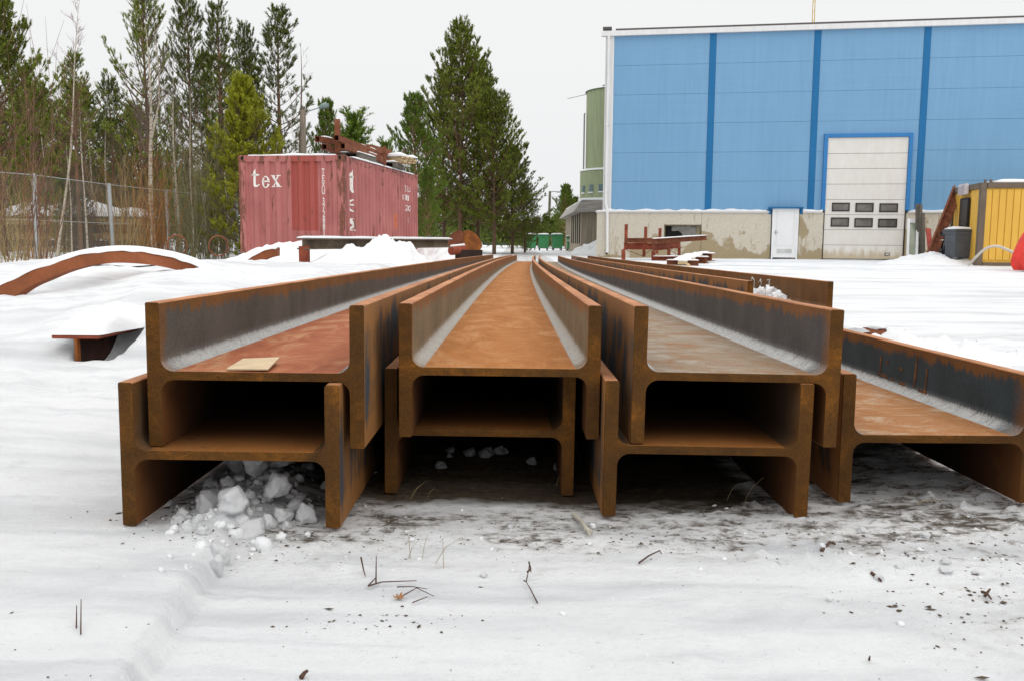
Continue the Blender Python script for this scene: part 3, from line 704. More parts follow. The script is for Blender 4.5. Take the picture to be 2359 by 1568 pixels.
letters(vs, fs, place_end, 'lettering', white, eb)
v_, f_ = mesh_from_text('1', .15); vs = [Vector((-.478+q.x*.7, .68+q.y, 0)) for q in v_]; fs = list(f_)
for x0, z0, x1, z1 in ((-.522, .78, -.434, .792), (-.522, .57, -.434, .582), (-.522, .582, -.510, .78), (-.446, .582, -.434, .78)):
    b_ = len(vs); vs += [Vector((x0, z0, 0)), Vector((x1, z0, 0)), Vector((x1, z1, 0)), Vector((x0, z1, 0))]; fs.append((b_, b_+1, b_+2, b_+3))
letters(vs, fs, place_end, 'lettering', white, eb)
vs = []; fs = []
for tx, yy, zz_ in (('TEXU', 5.0, 2.14), ('372881 1', 5.02, 1.90), ('22 10', 5.05, 1.62), ('FI', 5.12, 1.28)):
    v_, f_ = mesh_from_text(tx, .22 if tx != 'FI' else .24); b_ = len(vs); vs += [Vector((yy+q.x, zz_+q.y, 0)) for q in v_]; fs += [tuple(b_+i for i in f) for f in f_]
letters(vs, fs, place_side, 'lettering', white, sbk)

def snow_slab(pts, thick, parent, name='snow_cap', mat=None, seed=0, z=0, sub=14, amp=.5):
    """soft slab of snow over quad pts (4 corners, local coords)"""
    a, b, c, d = [Vector(p) for p in pts]; M_ = MB(); n = sub; top = []; bot = []
    for j in range(n+1):
        for i in range(n+1):
            u, v = i/n, j/n; p = a.lerp(b, u).lerp(d.lerp(c, u), v)
            e_ = min(u, 1-u, v, 1-v); k = min(1, e_*n/1.2+.25)**.6
            nn_ = .75+amp*float(mnoise.noise(Vector((p.x*2.5, p.y*2.5, seed+p.z))))
            jx = .012*float(mnoise.noise(Vector((p.x*9, p.y*9, seed+4)))) if e_ < 1e-6 else 0
            top.append(p+Vector((jx, jx, thick*k*nn_))); bot.append(p)
    M_.add(top+bot, [(j*(n+1)+i, j*(n+1)+i+1, (j+1)*(n+1)+i+1, (j+1)*(n+1)+i) for j in range(n) for i in range(n)], 0, True)
    N1 = (n+1)**2; ring = [i for i in range(n+1)]+[j*(n+1)+n for j in range(1, n+1)]+[n*(n+1)+i for i in range(n-1, -1, -1)]+[j*(n+1) for j in range(n-1, 0, -1)]
    b0 = len(M_.v)-2*N1
    for q in range(len(ring)):
        r0, r1 = ring[q], ring[(q+1) % len(ring)]
        M_.f.append((b0+r0, b0+r1, b0+N1+r1, b0+N1+r0)); M_.m.append(0); M_.sm.append(True)
    return M_.build(name, mat or SNOW, parent)
snow_slab([(-CWd+.22, .02, CH-.02), (-.22, .02, CH-.02), (-.1, CL-.1, CH-.02), (-CWd+.1, CL-.1, CH-.02)], .085, ct, sub=26)
snow_slab([(-.2, .5, CH-.01), (-.005, .5, CH-.01), (-.005, CL-.3, CH-.01), (-.2, CL-.3, CH-.01)], .045, ct, sub=24, seed=4)

# steel and timber lying on the container roof (in the container's own axes, but standing free)
CR = Matrix.Rotation(-CA, 4, 'Z'); CT = Matrix.Translation(CC) @ CR
def CW(x, y, z): return CT @ Vector((x, y, z))
RUSTB = rust('rust_brown', (.12, .04, .022), (.2, .07, .035), (.28, .11, .06), 5)
RUSTR = rust('rust_red', (.15, .035, .02), (.25, .06, .032), (.34, .1, .05), 4)
RUSTO = rust('rust_orange', (.14, .045, .015), (.26, .085, .02), (.42, .15, .03), 3)
def box_tube(a, b, w, label, caps=True, snow=None, grp='square steel tubes on the container roof'):
    o = thing('steel_tube', label, 'steel tube', (Vector(a)+Vector(b))/2-Vector((0, 0, w/2)), 0, grp)
    a = Vector(a)-o.location; b = Vector(b)-o.location; y = (b-a).normalized(); x = y.cross(Vector((0, 0, 1))).normalized(); z = x.cross(y)
    M_ = MB(); t_ = w*.07
    for sx_, sz in ((1, 0), (-1, 0)): M_.bar(a+x*sx_*(w/2-t_/2), b+x*sx_*(w/2-t_/2), t_, w)
    for sz in (1, -1): M_.bar(a+z*sz*(w/2-t_/2), b+z*sz*(w/2-t_/2), w-2*t_, t_)
    M_.build('tube_wall', RUSTB, o)
    I = MB(); I.bar(a+y*.18, b-y*.18, w-2.2*t_, w-2.2*t_); I.build('bore_shade', DARK, o)  # near-black core paints the shade inside the hollow tube
    if snow:
        s0, s1 = snow; p0 = a.lerp(b, s0)+z*w/2; p1 = a.lerp(b, s1)+z*w/2
        snow_slab([p0-x*w*.45, p0+x*w*.45, p1+x*w*.45, p1-x*w*.45], .03, o, sub=8)
    return o
def Z1(zx, zy, Y): return P((740+.12717*zx)*.9436, (280+.12717*zy)*.9436, Y)
zt = CC.z+CH
box_tube(Z1(755, 605, 19.7), CW(-.25, 4.4, CH+.19), .125, 'lower square steel tube nearest the long side of the container', snow=(.45, .62))
box_tube(Z1(405, 620, 19.9), CW(-.75, 3.6, CH+.19), .125, 'lower left square steel tube on the container roof')
box_tube(Z1(632, 450, 19.75), CW(-.35, 4.9, CH+.33), .125, 'upper square steel tube running back along the container roof', snow=(.35, .75))
box_tube(Z1(272, 472, 19.9), Z1(1250, 640, 21.9), .125, 'upper left square steel tube crossing the others', snow=(.08, .24))
box_tube(Z1(1250, 640, 22.2), Z1(1640, 740, 23.6), .16, 'short thick square tube at the back of the container roof')
p0 = Z1(660, 440, 20.1)
o = MB().bar((p0.x, p0.y, zt+.1), (p0.x, p0.y, p0.z+.40), .12, .05, 0).build('steel_upright', RUSTB); rebase(o); tag(o, 'flat rusty upright plate standing behind the upper tubes', 'steel post')
p0 = Z1(1565, 870, 22.3)
o = MB().bar((p0.x, p0.y, zt+.02), (p0.x, p0.y, p0.z+.33), .07, .05, 0).build('steel_upright', RUSTB); rebase(o); tag(o, 'thin rusty upright beside the wrapped timber bundle', 'steel post')
WOODG = simple('grey_wood', (.14, .125, .105), .9, .3, 8, stretch=(1, 6, 1)); WOODP = simple('fresh_wood', (.5, .38, .22), .85, .25, 10, stretch=(1, 5, 1))
def pallet(x, y, z, rz, label, m_=WOODG, L=1.2, Wd=.8):
    o = thing('pallet', label, 'pallet', CW(x, y, z), -CA+rz, 'pallets on the container roof')
    d = MB(); 
    for i in range(5): d.box((0, -L/2+.06+i*(L-.12)/4, .13), (Wd, .1, .022))
    d.build('deck_board', m_, o); s2 = MB()
    for i in (-1, 0, 1): s2.box((i*(Wd/2-.05), 0, .065), (.09, L, .1))
    s2.build('stringer', m_, o)
    snow_slab([(-Wd/2+.02, -L/2, .142), (Wd/2-.02, -L/2, .142), (Wd/2-.02, L/2, .142), (-Wd/2+.02, L/2, .142)], .06, o, sub=10)
    return o
pallet(-.42, 1.75, CH+.02, 0, 'dark snowy pallet near the front corner of the container roof'); pallet(-.35, 4.15, CH+.02, .1, 'grey pallet under the wrapped timber bundle')
tb = thing('timber_bundle', 'snow covered bundle of pale boards lying on a pallet on the container', 'timber bundle', CW(-.35, 4.4, CH+.17), -CA+1.25)
for r_ in range(3):
    for k in range(4):
        MB().box((-.3+k*.15, .03*((r_*7+k*3) % 4), .03+r_*.052), (.14, 1.5, .046)).build('board', WOODP, tb)
snow_slab([(-.4, -.7, .16), (.35, -.7, .16), (.35, .68, .16), (-.4, .68, .16)], .11, tb, sub=12)

# ------------------------------------------------------------------ blue hall
def WU(px, py):
    d = RT*((px-IW/2)/F) + UP*(-(py-IH/2)/F) + _fw
    o_ = Vector((0, 0, CAMZ)); k = (WO-o_).dot(WN)/d.dot(WN); q = o_+d*k; return ((q-WO).dot(WD), q.z)
z4 = lambda x, y: ((1350+x*.3508)*.9436, (150+y*.3508)*.9436)
z5 = lambda x, y: ((1900+x*.2997)*.9436, (250+y*.2997)*.9436)
hall = thing('industrial_hall', 'large blue panelled industrial hall with a pale concrete base and white roll-up door', 'building', WO, -WA)
# local axes: x along the wall to the right, -y towards the camera
def blue_mat(name, c1, c2, seams=True):
    mt, t, b = newmat(name); g = N(t); v = g.coord()
    n1 = g.noise(g.mapv(v, (1, 1, .35)), .9, 5, .6); n2 = g.noise(v, 45, 2, .6)
    c = g.ramp(n1, (.3, c1), (.7, c2)); c = g.mix(1.0, c, g.ramp(n2, (.3, (.93, .93, .93)), (.7, (1.06, 1.06, 1.06))), 'MULTIPLY')
    rn = g.noise(g.mapv(v, (3.2, 1, .16)), 2.2, 6, .7); c = g.mix(1.0, c, g.ramp(rn, (.35, (1.03, 1.03, 1.02)), (.62, (.95, .955, .96)), (.74, (.90, .905, .91))), 'MULTIPLY')
    mr = g.noise(g.mapv(v, (.15, 1, 26)), 1.0, 2, .5); c = g.mix(1.0, c, g.ramp(mr, (.4, (.985, .985, .985)), (.6, (1.015, 1.015, 1.015))), 'MULTIPLY'); g.bump(b, mr, .15, .01)
    g.l.new(c, b.inputs['Base Color']); b.inputs['Roughness'].default_value = .55; b.inputs['Specular IOR Level'].default_value = .3
    return mt
BLUE = blue_mat('pale_blue_steel', (.175, .355, .555), (.19, .372, .58)); STRIPE = blue_mat('deep_blue_steel', (.008, .135, .33), (.012, .155, .37))
TRIM = simple('white_trim', (.74, .74, .74), .5, .06, 3, stretch=(3, 3, .3)); SEAM = simple('seam_dark', (.03, .09, .17), .8, .1)
gx0, gz1 = WU(*z5(405, 290)); gx1, gz0 = WU(*z5(1003, 1300)); gx0b, _ = WU(*z5(357, 1290)); gx1b, _ = WU(*z5(1068, 300))
gx0 = (gx0+gx0b)/2; gx1 = (gx1+gx1b)/2; gz0 = .02
px0, pz1 = WU(*z4(1525, 1028)); px1, _ = WU(*z4(1692, 1385))
wx0, wz1 = WU(1530, 518); wx1, wz0 = WU(1614.5, 555)
ZB, PH, HL = 1.868, 1.1205, 26.5
panel = MB(); seam = MB(); gapx = [3.66, 7.52, 11.42, 15.3, 19.2, 23.0]; sw = .25
segs = []; x = 0.0
for gx in gapx+[HL]:
    segs.append((x, gx)); x = gx+sw
for k in range(6):
    za, zb_ = ZB+k*PH+.004, ZB+(k+1)*PH-.004
    for a, b_ in segs:
        pieces = [(a, b_, za, zb_)]
        nw = []
        for (a0, b0, c0, d0) in pieces:      # leave the roll-up door opening free
            if b0 <= gx0-.14 or a0 >= gx1+.14 or c0 >= gz1+.14: nw.append((a0, b0, c0, d0)); continue
            if a0 < gx0-.14: nw.append((a0, gx0-.14, c0, d0))
            if b0 > gx1+.14: nw.append((gx1+.14, b0, c0, d0))
            if d0 > gz1+.14: nw.append((max(a0, gx0-.14), min(b0, gx1+.14), gz1+.14, d0))
        for (a0, b0, c0, d0) in nw: panel.box(((a0+b0)/2, .04, (c0+d0)/2), (b0-a0, .08, d0-c0))
panel.build('wall_panel', BLUE, hall)
bk = MB()
for (a0, b0, c0, d0) in ((0, gx0-.14, ZB, ZB+6*PH), (gx1+.14, HL, ZB, ZB+6*PH), (gx0-.14, gx1+.14, gz1+.14, ZB+6*PH)): bk.box(((a0+b0)/2, .10, (c0+d0)/2), (b0-a0, .03, d0-c0))
bk.build('panel_joint', SEAM, hall)
for gx in gapx: MB().box((gx+sw/2, .02, ZB+3*PH), (sw-.01, .075, 6*PH)).build('cover_strip', STRIPE, hall)
core = MB(); core.box((HL/2, 8.0, 4.2), (HL-.3, 15.6, 8.2)); core.build('hall_body', simple('hall_inner', (.35, .36, .37), .8), hall)
MB().box((-.17, .02, ZB+3*PH), (.335, .14, 6*PH)).build('corner_trim', TRIM, hall)
rb = MB(); 
for xx in (-.30, -.18, -.05): rb.box((xx, -.065, ZB+3*PH), (.03, .03, 6*PH))
rb.build('corner_ridge', TRIM, hall)
ROOFD = simple('roof_dark', (.1, .09, .085), .7)
ee = MB(); ee.box((HL/2-.2, -.05, ZB+6*PH+.10), (HL+.6, .2, .19)); ee.build('eave_fascia', TRIM, hall)
ee = MB(); ee.box((HL/2+.1, -.02, ZB+6*PH+.235), (HL+.1, .2, .07)); ee.box((-.28, -.02, ZB+6*PH+.30), (.34, .24, .1)); ee.build('gutter', ROOFD, hall)
ee = MB(); ee.box((HL/2, 8.0, ZB+6*PH+.16), (HL+.3, 16, .12)); ee.build('roof', ROOFD, hall)
# plinth
def concrete():
    mt, t, b = newmat('stained_concrete'); g = N(t); v = g.coord(); s_ = g.sep(v)
    n1 = g.noise(g.mapv(v, (1, 1, .8)), .9, 6, .62, .3); n2 = g.noise(g.mapv(v, (5, 5, .7)), 1.3, 6, .7); n3 = g.noise(v, 14, 6, .7)
    c = g.ramp(n3, (.3, (.52, .47, .385)), (.7, (.64, .59, .50)))
    low = g.math('SUBTRACT', .62, g.math('MULTIPLY', s_[2], .62)); right = g.math('MULTIPLY', g.math('SUBTRACT', s_[0], 3.0), .012)
    k = g.math('ADD', g.math('ADD', n1, g.math('MULTIPLY', low, .22)), right)
    c = g.mix(g.ramp(k, (.56, 0.), (.60, .85)), c, (.32, .245, .13))
    c = g.mix(g.ramp(n2, (.57, 0.), (.63, .6)), c, (.30, .23, .13))
    c = g.mix(g.ramp(g.noise(g.mapv(v, (9, 9, 1)), 2, 5, .7), (.62, 0.), (.7, .4)), c, (.16, .14, .11))
    g.l.new(c, b.inputs['Base Color']); b.inputs['Roughness'].default_value = .9; g.bump(b, n3, .4, .01)
    return mt
CONC = concrete()
PT = ZB-.10; PO = -.16
def pbox(a, b_, z0, z1): MB().box(((a+b_)/2, PO/2+.06, (z0+z1)/2), (b_-a, abs(PO)+.12, z1-z0)).build('concrete_base', CONC, hall)
pbox(-.55, wx0, -.3, PT); pbox(wx0, wx1, -.3, wz0); pbox(wx0, wx1, wz1, PT); pbox(wx1, 3.55, -.3, PT); pbox(3.56, px0-.04, -.3, PT)
pbox(px1+.04, 7.0, -.3, PT); pbox(7.01, gx0-.05, -.3, PT); pbox(gx1+.05, 14.5, -.3, PT); pbox(14.51, HL, -.3, PT)
sn = [(-.6, px0-.12), (px1+.14, gx0-.1), (gx1+.1, HL)]
for i, (a, b_) in enumerate(sn):
    cp = MB(); cp.box(((a+b_)/2, PO/2-.01, PT+.02), (b_-a, abs(PO)+.08, .035)); cp_o = cp.build('flashing', TRIM, hall)
    snow_slab([(a, PO-.06, PT+.04), (b_, PO-.06, PT+.04), (b_, 0, PT+.04), (a, 0, PT+.04)], .10, hall, 'snow_ledge', sub=60, seed=i, amp=.9)
# window with torn plastic sheet
win = MB(); fw_ = .05
for c_, d_ in ((((wx0+wx1)/2, 0, wz1-fw_/2), (wx1-wx0, .1, fw_)), (((wx0+wx1)/2, 0, wz0+fw_/2), (wx1-wx0, .1, fw_)), ((wx0+fw_/2, 0, (wz0+wz1)/2), (fw_, .1, wz1-wz0-2*fw_)), ((wx1-.1, 0, (wz0+wz1)/2), (.16, .1, wz1-wz0-2*fw_))): win.box(c_, d_)
wf = win.build('window', simple('window_frame', (.24, .21, .13), .8, .3, 8), hall)
MB().box(((wx0+wx1)/2, .06, (wz0+wz1)/2), (wx1-wx0, .02, wz1-wz0)).build('dark_opening', DARK, wf)
ps = MB(); nU, nV = 30, 14; vs = []
for j in range(nV+1):
    for i in range(nU+1):
        u, v = i/nU, j/nV; lowcut = .62 if u < .18 else (.35+.3*math.sin(u*7) if u < .45 else .0)
        vv = lowcut+(1-lowcut)*v; fan = math.sin(math.atan2(vv-.55, u-.48+1e-4)*9)
        vs.append((wx0+.3+u*(wx1-wx0-.48), .02+.016*fan, wz0+.06+vv*(wz1-wz0-.12)))
ps.add(vs, [(j*(nU+1)+i, j*(nU+1)+i+1, (j+1)*(nU+1)+i+1, (j+1)*(nU+1)+i) for j in range(nV) for i in range(nU)], 0, True)
ps.build('plastic_sheet', simple('plastic', (.22, .21, .19), .3, .3, 5, spec=.5), wf, False)
# personnel door
dr = MB(); dr.box(((px0+px1)/2, PO-.03, (pz1+.02)/2+.01), (px1-px0-.12, .06, pz1-.06)); DW = simple('door_white', (.80, .81, .82), .5, .03)
door = dr.build('door', DW, hall)
fm = MB(); 
for c_, d_ in (((px0+.03, PO-.03, pz1/2), (.06, .1, pz1)), ((px1-.03, PO-.03, pz1/2), (.06, .1, pz1)), (((px0+px1)/2, PO-.03, pz1-.02), (px1-px0-.12, .1, .05))): fm.box(c_, d_)
fm.build('door_frame', DW, door)
MB().box(((px0+px1)/2, PO-.065, .30), (px1-px0-.42, .012, .16)).build('door_vent', simple('vent_grey', (.55, .55, .54), .6), door)
hd = MB(); hd.box((px0+.14, PO-.07, 1.02), (.03, .02, .16)); hd.box((px0+.17, PO-.095, 1.02), (.12, .02, .02)); hd.build('door_handle', simple('steel', (.4, .4, .4), .4, metal=.7), door)
pn = MB(); dx0, dx1 = px0+.17, px1-.17
for c_, d_ in ((((dx0+dx1)/2, PO-.063, 1.9), (dx1-dx0, .006, .012)), (((dx0+dx1)/2, PO-.063, .5), (dx1-dx0, .006, .012)), ((dx0, PO-.063, 1.2), (.012, .006, 1.4)), ((dx1, PO-.063, 1.2), (.012, .006, 1.4))): pn.box(c_, d_)
pn.build('door_moulding', simple('mould', (.6, .61, .63), .5), door)
ln = MB(); ln.box(((px0+px1)/2, PO-.03, pz1+.035), (px1-px0+.3, .26, .06)); ln.box((px0-.1, PO/2, pz1-.1), (.1, .2, .22)); ln.box((px1+.1, PO/2, pz1-.1), (.1, .2, .22)); ln.build('lintel', STRIPE, hall)
# roll-up door
GD = simple('gate_white', (.66, .645, .61), .5, .05, 1.5); GDd = simple('gate_stained', (.50, .40, .26), .6, .25, 3)
def gate_mat():
    mt, t, b = newmat('gate_panel'); g = N(t); v = g.coord(); s_ = g.sep(v); n = g.noise(g.mapv(v, (2.5, 2, 1)), 2, 5, .7)
    c = g.ramp(n, (.3, (.70, .67, .625)), (.7, (.77, .75, .71)))
    st_ = g.ramp(g.math('ADD', s_[2], g.math('MULTIPLY', g.math('SUBTRACT', n, .5), .9)), (.10, .75), (.42, .0)); c = g.mix(st_, c, (.46, .36, .2))
    g.l.new(c, b.inputs['Base Color']); b.inputs['Roughness'].default_value = .5; return mt
seams_y = [1300, 1165, 1040, 918, 795, 668, 542, 418, 290]
zs_ = [WU(*z5(700, yy))[1] for yy in seams_y]; zs_[0] = .02; zs_[-1] = gz1
gate = MB(); 
for a, b_ in zip(zs_[:-1], zs_[1:]): gate.box(((gx0+gx1)/2, -.02, (a+b_)/2), (gx1-gx0-.02, .05, b_-a-.012), bev=.004)
gt = gate.build('roller_door', gate_mat(), hall)
MB().box(((gx0+gx1)/2, .02, gz1/2), (gx1-gx0, .03, gz1)).build('door_backing', simple('bk', (.2, .19, .17), .8), gt)
PANE = simple('gate_pane', (.13, .12, .105), .25, .5, 2.2, spec=.6); FRM = simple('black_frame', (.02, .018, .018), .6)
for (xa, ya, xb, yb) in ((437, 820, 578, 890), (628, 822, 772, 895), (823, 825, 970, 897), (428, 940, 572, 1015), (620, 945, 765, 1020), (813, 950, 963, 1022)):
    a, zt_ = WU(*z5(xa, ya)); b_, zb2 = WU(*z5(xb, yb)); c_ = ((a+b_)/2, (zt_+zb2)/2); w_, h_ = b_-a, zt_-zb2
    M_ = MB(); 
    for cc_, dd in (((c_[0], -.055, c_[1]+h_/2-.02), (w_, .03, .04)), ((c_[0], -.055, c_[1]-h_/2+.02), (w_, .03, .04)), ((c_[0]-w_/2+.02, -.055, c_[1]), (.04, .03, h_-.08)), ((c_[0]+w_/2-.02, -.055, c_[1]), (.04, .03, h_-.08))): M_.box(cc_, dd)
    f_ = M_.build('door_window', FRM, gt); MB().box((c_[0], -.05, c_[1]), (w_-.08, .012, h_-.08)).build('pane', PANE, f_)
a, zt_ = WU(*z5(865, 1227)); b_, zb2 = WU(*z5(903, 1250))
M_ = MB(); M_.box(((a+b_)/2, -.053, (zt_+zb2)/2), (b_-a, .02, zt_-zb2)); o = M_.build('lift_handle', FRM, gt); MB().box(((a+b_)/2, -.067, (zt_+zb2)/2), (b_-a-.05, .01, zt_-zb2-.05)).build('handle_recess', GD, o)
gf = MB(); fwid = .135
gf.box((gx0-fwid/2, -.03, gz1/2+ZB/2), (fwid, .14, gz1-ZB)); gf.box((gx1+fwid/2, -.03, gz1/2+ZB/2), (fwid, .14, gz1-ZB)); gf.box(((gx0+gx1)/2, -.03, gz1+fwid/2), (gx1-gx0+2*fwid, .14, fwid))
gf.build('door_surround', blue_mat('mid_blue_steel', (.03, .19, .47), (.045, .22, .52)), hall)
# downpipe
dp = MB(); dp.tube([(-.22, -.13, 8.6), (-.22, -.13, 2.15), (-.16, -.17, 1.95), (-.13, -.24, 1.7), (-.10, -.24, .25), (-.12, -.30, .16)], .055, 10); dpo = dp.build('downpipe', TRIM, hall)
MB().cyl((-.121, -.302, .155), (-.123, -.312, .145), .043, 10).build('pipe_mouth', DARK, dpo)
cl = MB()
for zc in (2.6, 3.3, 5.2): cl.box((-.22, -.12, zc), (.15, .12, .04))
cl.build('pipe_clip', TRIM, dpo)
# yellow mast behind the hall roof
mt_ = thing('mast', 'thin yellow mast rising behind the roof of the blue hall', 'mast', (P(1873, 60, 56).x, 56, 0))
YEL = simple('yellow_paint', (.62, .42, .06), .5, .1); M_ = MB()
for dx in (-.1, .1): M_.tube([(dx, 0, 0), (dx*.6, 0, 17.5)], .025, 6)
M_.build('pole', YEL, mt_); M_ = MB()
for i in range(30): M_.bar((-.09, 0, .4+i*.57), (.09, 0, .7+i*.57), .02, .02)
M_.build('lattice', YEL, mt_); M_ = MB(); M_.cyl((0.03, 0, 17.2), (.03, 0, 17.6), .09, 8); M_.build('finial', YEL, mt_)

# ------------------------------------------------------------------ silo and annex
zq = lambda x, y: ((1250+x*.12755)*.9436, (440+y*.12755)*.9436)
SD = 52.0; R1 = 2.05
sc_ = P(1350, 300, SD); SX = sc_.x+R1
GREEN = simple('silo_green', (.29, .335, .20), .7, .1, 2, stretch=(3, 3, .4)); zT = P(1352, 214, SD).z; zM = P(1345, 392, SD).z; zL = P(1340, 458, SD).z
silo = thing('silo', 'tall green cylindrical silo half hidden behind the blue hall', 'silo', (SX, SD, 0))
M_ = MB(); M_.tube([(0, 0, zM-.4), (0, 0, zT)], R1, 40); M_.build('tower', GREEN, silo)
M_ = MB(); M_.tube([(0, 0, zT), (0, 0, zT+.03), (0, 0, zT+.25)], [R1+.07, R1+.07, .3], 40); M_.build('cap', simple('silo_cap', (.06, .13, .07), .7), silo)
R2 = R1+.30
M_ = MB(); M_.tube([(0, 0, zL), (0, 0, zM-.12)], R2, 40); dk = M_.build('drum', GREEN, silo)
M_ = MB(); M_.tube([(0, 0, zM-.12), (0, 0, zM-.02), (0, 0, zM)], [R2+.04, R2+.03, R1], 40); M_.build('snow_ring', SNOW, silo)
M_ = MB(); M_.tube([(0, 0, zL-.12), (0, 0, zL-.02)], R2+.1, 40); M_.build('snow_rim', SNOW, silo)
GLS = simple('silo_glass', (.12, .19, .2), .2, .2, spec=.6)
for xa, xb, ya, yb in ((1368, 1412, 90, 220), (1480, 1552, 80, 220), (1650, 1745, 80, 215)):
    pa = P(*zq(xa, ya), SD-R2*.8); pb = P(*zq(xb, yb), SD-R2*.8)
    def cang(X): 
        t_ = max(-.995, min(.995, (X*(SD-1.5)/(SD-R2*.8)-SX)/R2)); return math.asin(t_)
    a0, a1 = cang(pa.x), cang(pb.x); n_ = 5; vs = []
    for i in range(n_+1):
        a = a0+(a1-a0)*i/n_
        for zz_ in (pb.z, pa.z): vs.append(((R2+.02)*math.sin(a), -(R2+.02)*math.cos(a), zz_))
    M_ = MB(); M_.add(vs, [(2*i, 2*i+2, 2*i+3, 2*i+1) for i in range(n_)]); M_.build('window', GLS, silo, False)
    M_ = MB(); M_.tube([((R2+.05)*math.sin(a0+(a1-a0)*i/4), -(R2+.05)*math.cos(a0+(a1-a0)*i/4), pb.z-.04) for i in range(5)], .04, 4); M_.build('window_sill', TRIM, silo)
M_ = MB(); M_.tube([(-R1-.13, -.3, zM), (-R1-.13, -.3, zT-1.3), (-R1-.1, -.3, zT-1.2)], .05, 6); M_.build('ladder_rail', simple('grey_steel', (.3, .3, .29), .6), silo)
M_ = MB()
M_.bar((-R1+.8, -1, zT+.2), (R1+.2, -1, zT+2.4), .04, .04); M_.bar((-R1+.8, -1, zT+.2), (R1+.2, -1, zT+1.4), .04, .04); M_.bar((R1-.4, -1, zT+1.75), (R1+.3, -1, zT+1.0), .03, .03); M_.bar((-R1-1.1, 0, zT-.35), (-R1+.2, 0, zT-.05), .035, .035)
M_.build('stay_rod', simple('pale_rod', (.45, .45, .45), .5), silo)
# annex
ax0 = P(*zq(1325, 900), 48).x; an = thing('annex_building', 'low weathered wooden annex under the green silo', 'building', (ax0, 48, 0))
BOARD = simple('weathered_board', (.34, .29, .22), .9, .35, 2.2, stretch=(6, 1, .25)); SLATE = simple('grey_shingle', (.34, .32, .30), .9, .3, 3, stretch=(.5, 1, 5))
zr = P(*zq(1320, 385), 48).z; zf = P(*zq(1320, 615), 48).z
M_ = MB(); M_.box((2.5, 7, zf/2), (5, 14, zf)); M_.build('wall', BOARD, an)
M_ = MB()
for i in range(26): M_.box((.1+i*.2, -.012, zf/2), (.05, .03, zf))
M_.build('batten', BOARD, an)
M_ = MB(); a = [(-.02, -.25, zr), (5.2, -.25, zr), (5.2, -.25, zf-.05), (-.5, -.25, zf-.05)]
M_.add([(-.0, -.2, zr), (5.2, -.2, zr), (5.2, -.35, zf), (-.45, -.35, zf), (-.0, 14.2, zr), (5.2, 14.2, zr), (5.2, 14.4, zf), (-.45, 14.4, zf)], [(0, 1, 2, 3), (4, 7, 6, 5), (0, 3, 7, 4), (1, 5, 6, 2), (0, 4, 5, 1), (3, 2, 6, 7)]); M_.build('roof_band', SLATE, an)
snow_slab([(0, -.2, zr), (5.2, -.2, zr), (5.2, 14, zr), (0, 14, zr)], .14, an)
for i in range(5): MB().box((-.012, 1.0+i*1.6, 1.5), (.03, .55, 2.0)).build('slot_window', DARK, an)

# ------------------------------------------------------------------ wheelie bins
BG = simple('bin_green', (.05, .27, .10), .45, .1, 3, spec=.5); BGd = simple('bin_green_dark', (.03, .16, .07), .5)
BLK = simple('rubber', (.02, .02, .02), .8)
def bin_(label, x, y, z, w, d, h, body, lidm, band=False, rz=0, wheels=4, group='green wheeled bins'):
    o = thing('wheeled_bin', label, 'bin', (x, y, z), rz, group)
    M_ = MB(); hb = .14*h; ht = h*.88; tb_, tt = .40, .5
    vs = []
    for zz_, k in ((hb, .80), (hb+.05, .86), (ht-.08, .97), (ht-.07, 1.04), (ht, 1.04)):
        for sx_, sy in ((-1, -1), (1, -1), (1, 1), (-1, 1)): vs.append((sx_*w/2*k, sy*d/2*k, zz_))
    fs = [(0, 3, 2, 1)]+[(4*i+j, 4*i+(j+1) % 4, 4*i+4+(j+1) % 4, 4*i+4+j) for i in range(4) for j in range(4)]+[(16, 17, 18, 19)]
    M_.add(vs, fs); M_.build('body', body, o)
    L_ = MB(); vs = []
    for zz_, k in ((ht, 1.08), (ht+.03, 1.1), (h-.02, .9), (h, .7)):
        for sx_, sy in ((-1, -1), (1, -1), (1, 1), (-1, 1)): vs.append((sx_*w/2*k, sy*d/2*k, zz_))
    L_.add(vs, [(0, 3, 2, 1)]+[(4*i+j, 4*i+(j+1) % 4, 4*i+4+(j+1) % 4, 4*i+4+j) for i in range(3) for j in range(4)]+[(12, 13, 14, 15)])
    lid = L_.build('lid', lidm, o)
    snow_slab([(-w/2*1.0, -d/2*1.02, h-.045), (w/2*1.0, -d/2*1.02, h-.045), (w/2*1.0, d/2*1.02, h-.045), (-w/2*1.0, d/2*1.02, h-.045)], .10, o, sub=8, seed=x)
    if band: MB().box((0, -d/2*.975-.008, ht*.78), (w*.96, .02, .12)).build('band', simple('band_grey', (.55, .58, .56), .6), o)
    for sx_, sy in ([(-1, -1), (1, -1), (-1, 1), (1, 1)] if wheels == 4 else [(-1, 1), (1, 1)]):
        r_ = hb*.5; M2 = MB(); xx = sx_*w/2*.72; yy = sy*d/2*.72
        M2.cyl((xx-.025, yy, r_), (xx+.025, yy, r_), r_, 12); M2.box((xx, yy, hb*.75), (.05, .06, hb*.6)); M2.build('wheel', BLK, o)
    hdl = MB(); hdl.tube([(-w*.42, d/2*1.08, ht), (-w*.42, d/2*1.2, ht+.02), (w*.42, d/2*1.2, ht+.02), (w*.42, d/2*1.08, ht)], .016, 6); hdl.build('handle', lidm, o)
    return o
for i, (px, w_, lab) in enumerate(((1223, .74, 'green wheeled bin at the left end of the row'), (1251.5, .72, 'green wheeled bin second from the left in the row'), (1283, .73, 'green wheeled bin third from the left in the row'))):
    q = P(px, 576, 60); bin_(lab, q.x, 60, float(ground_h(q.x, 60)), w_, .8, 1.12, BG, BGd, rz=.05*i)
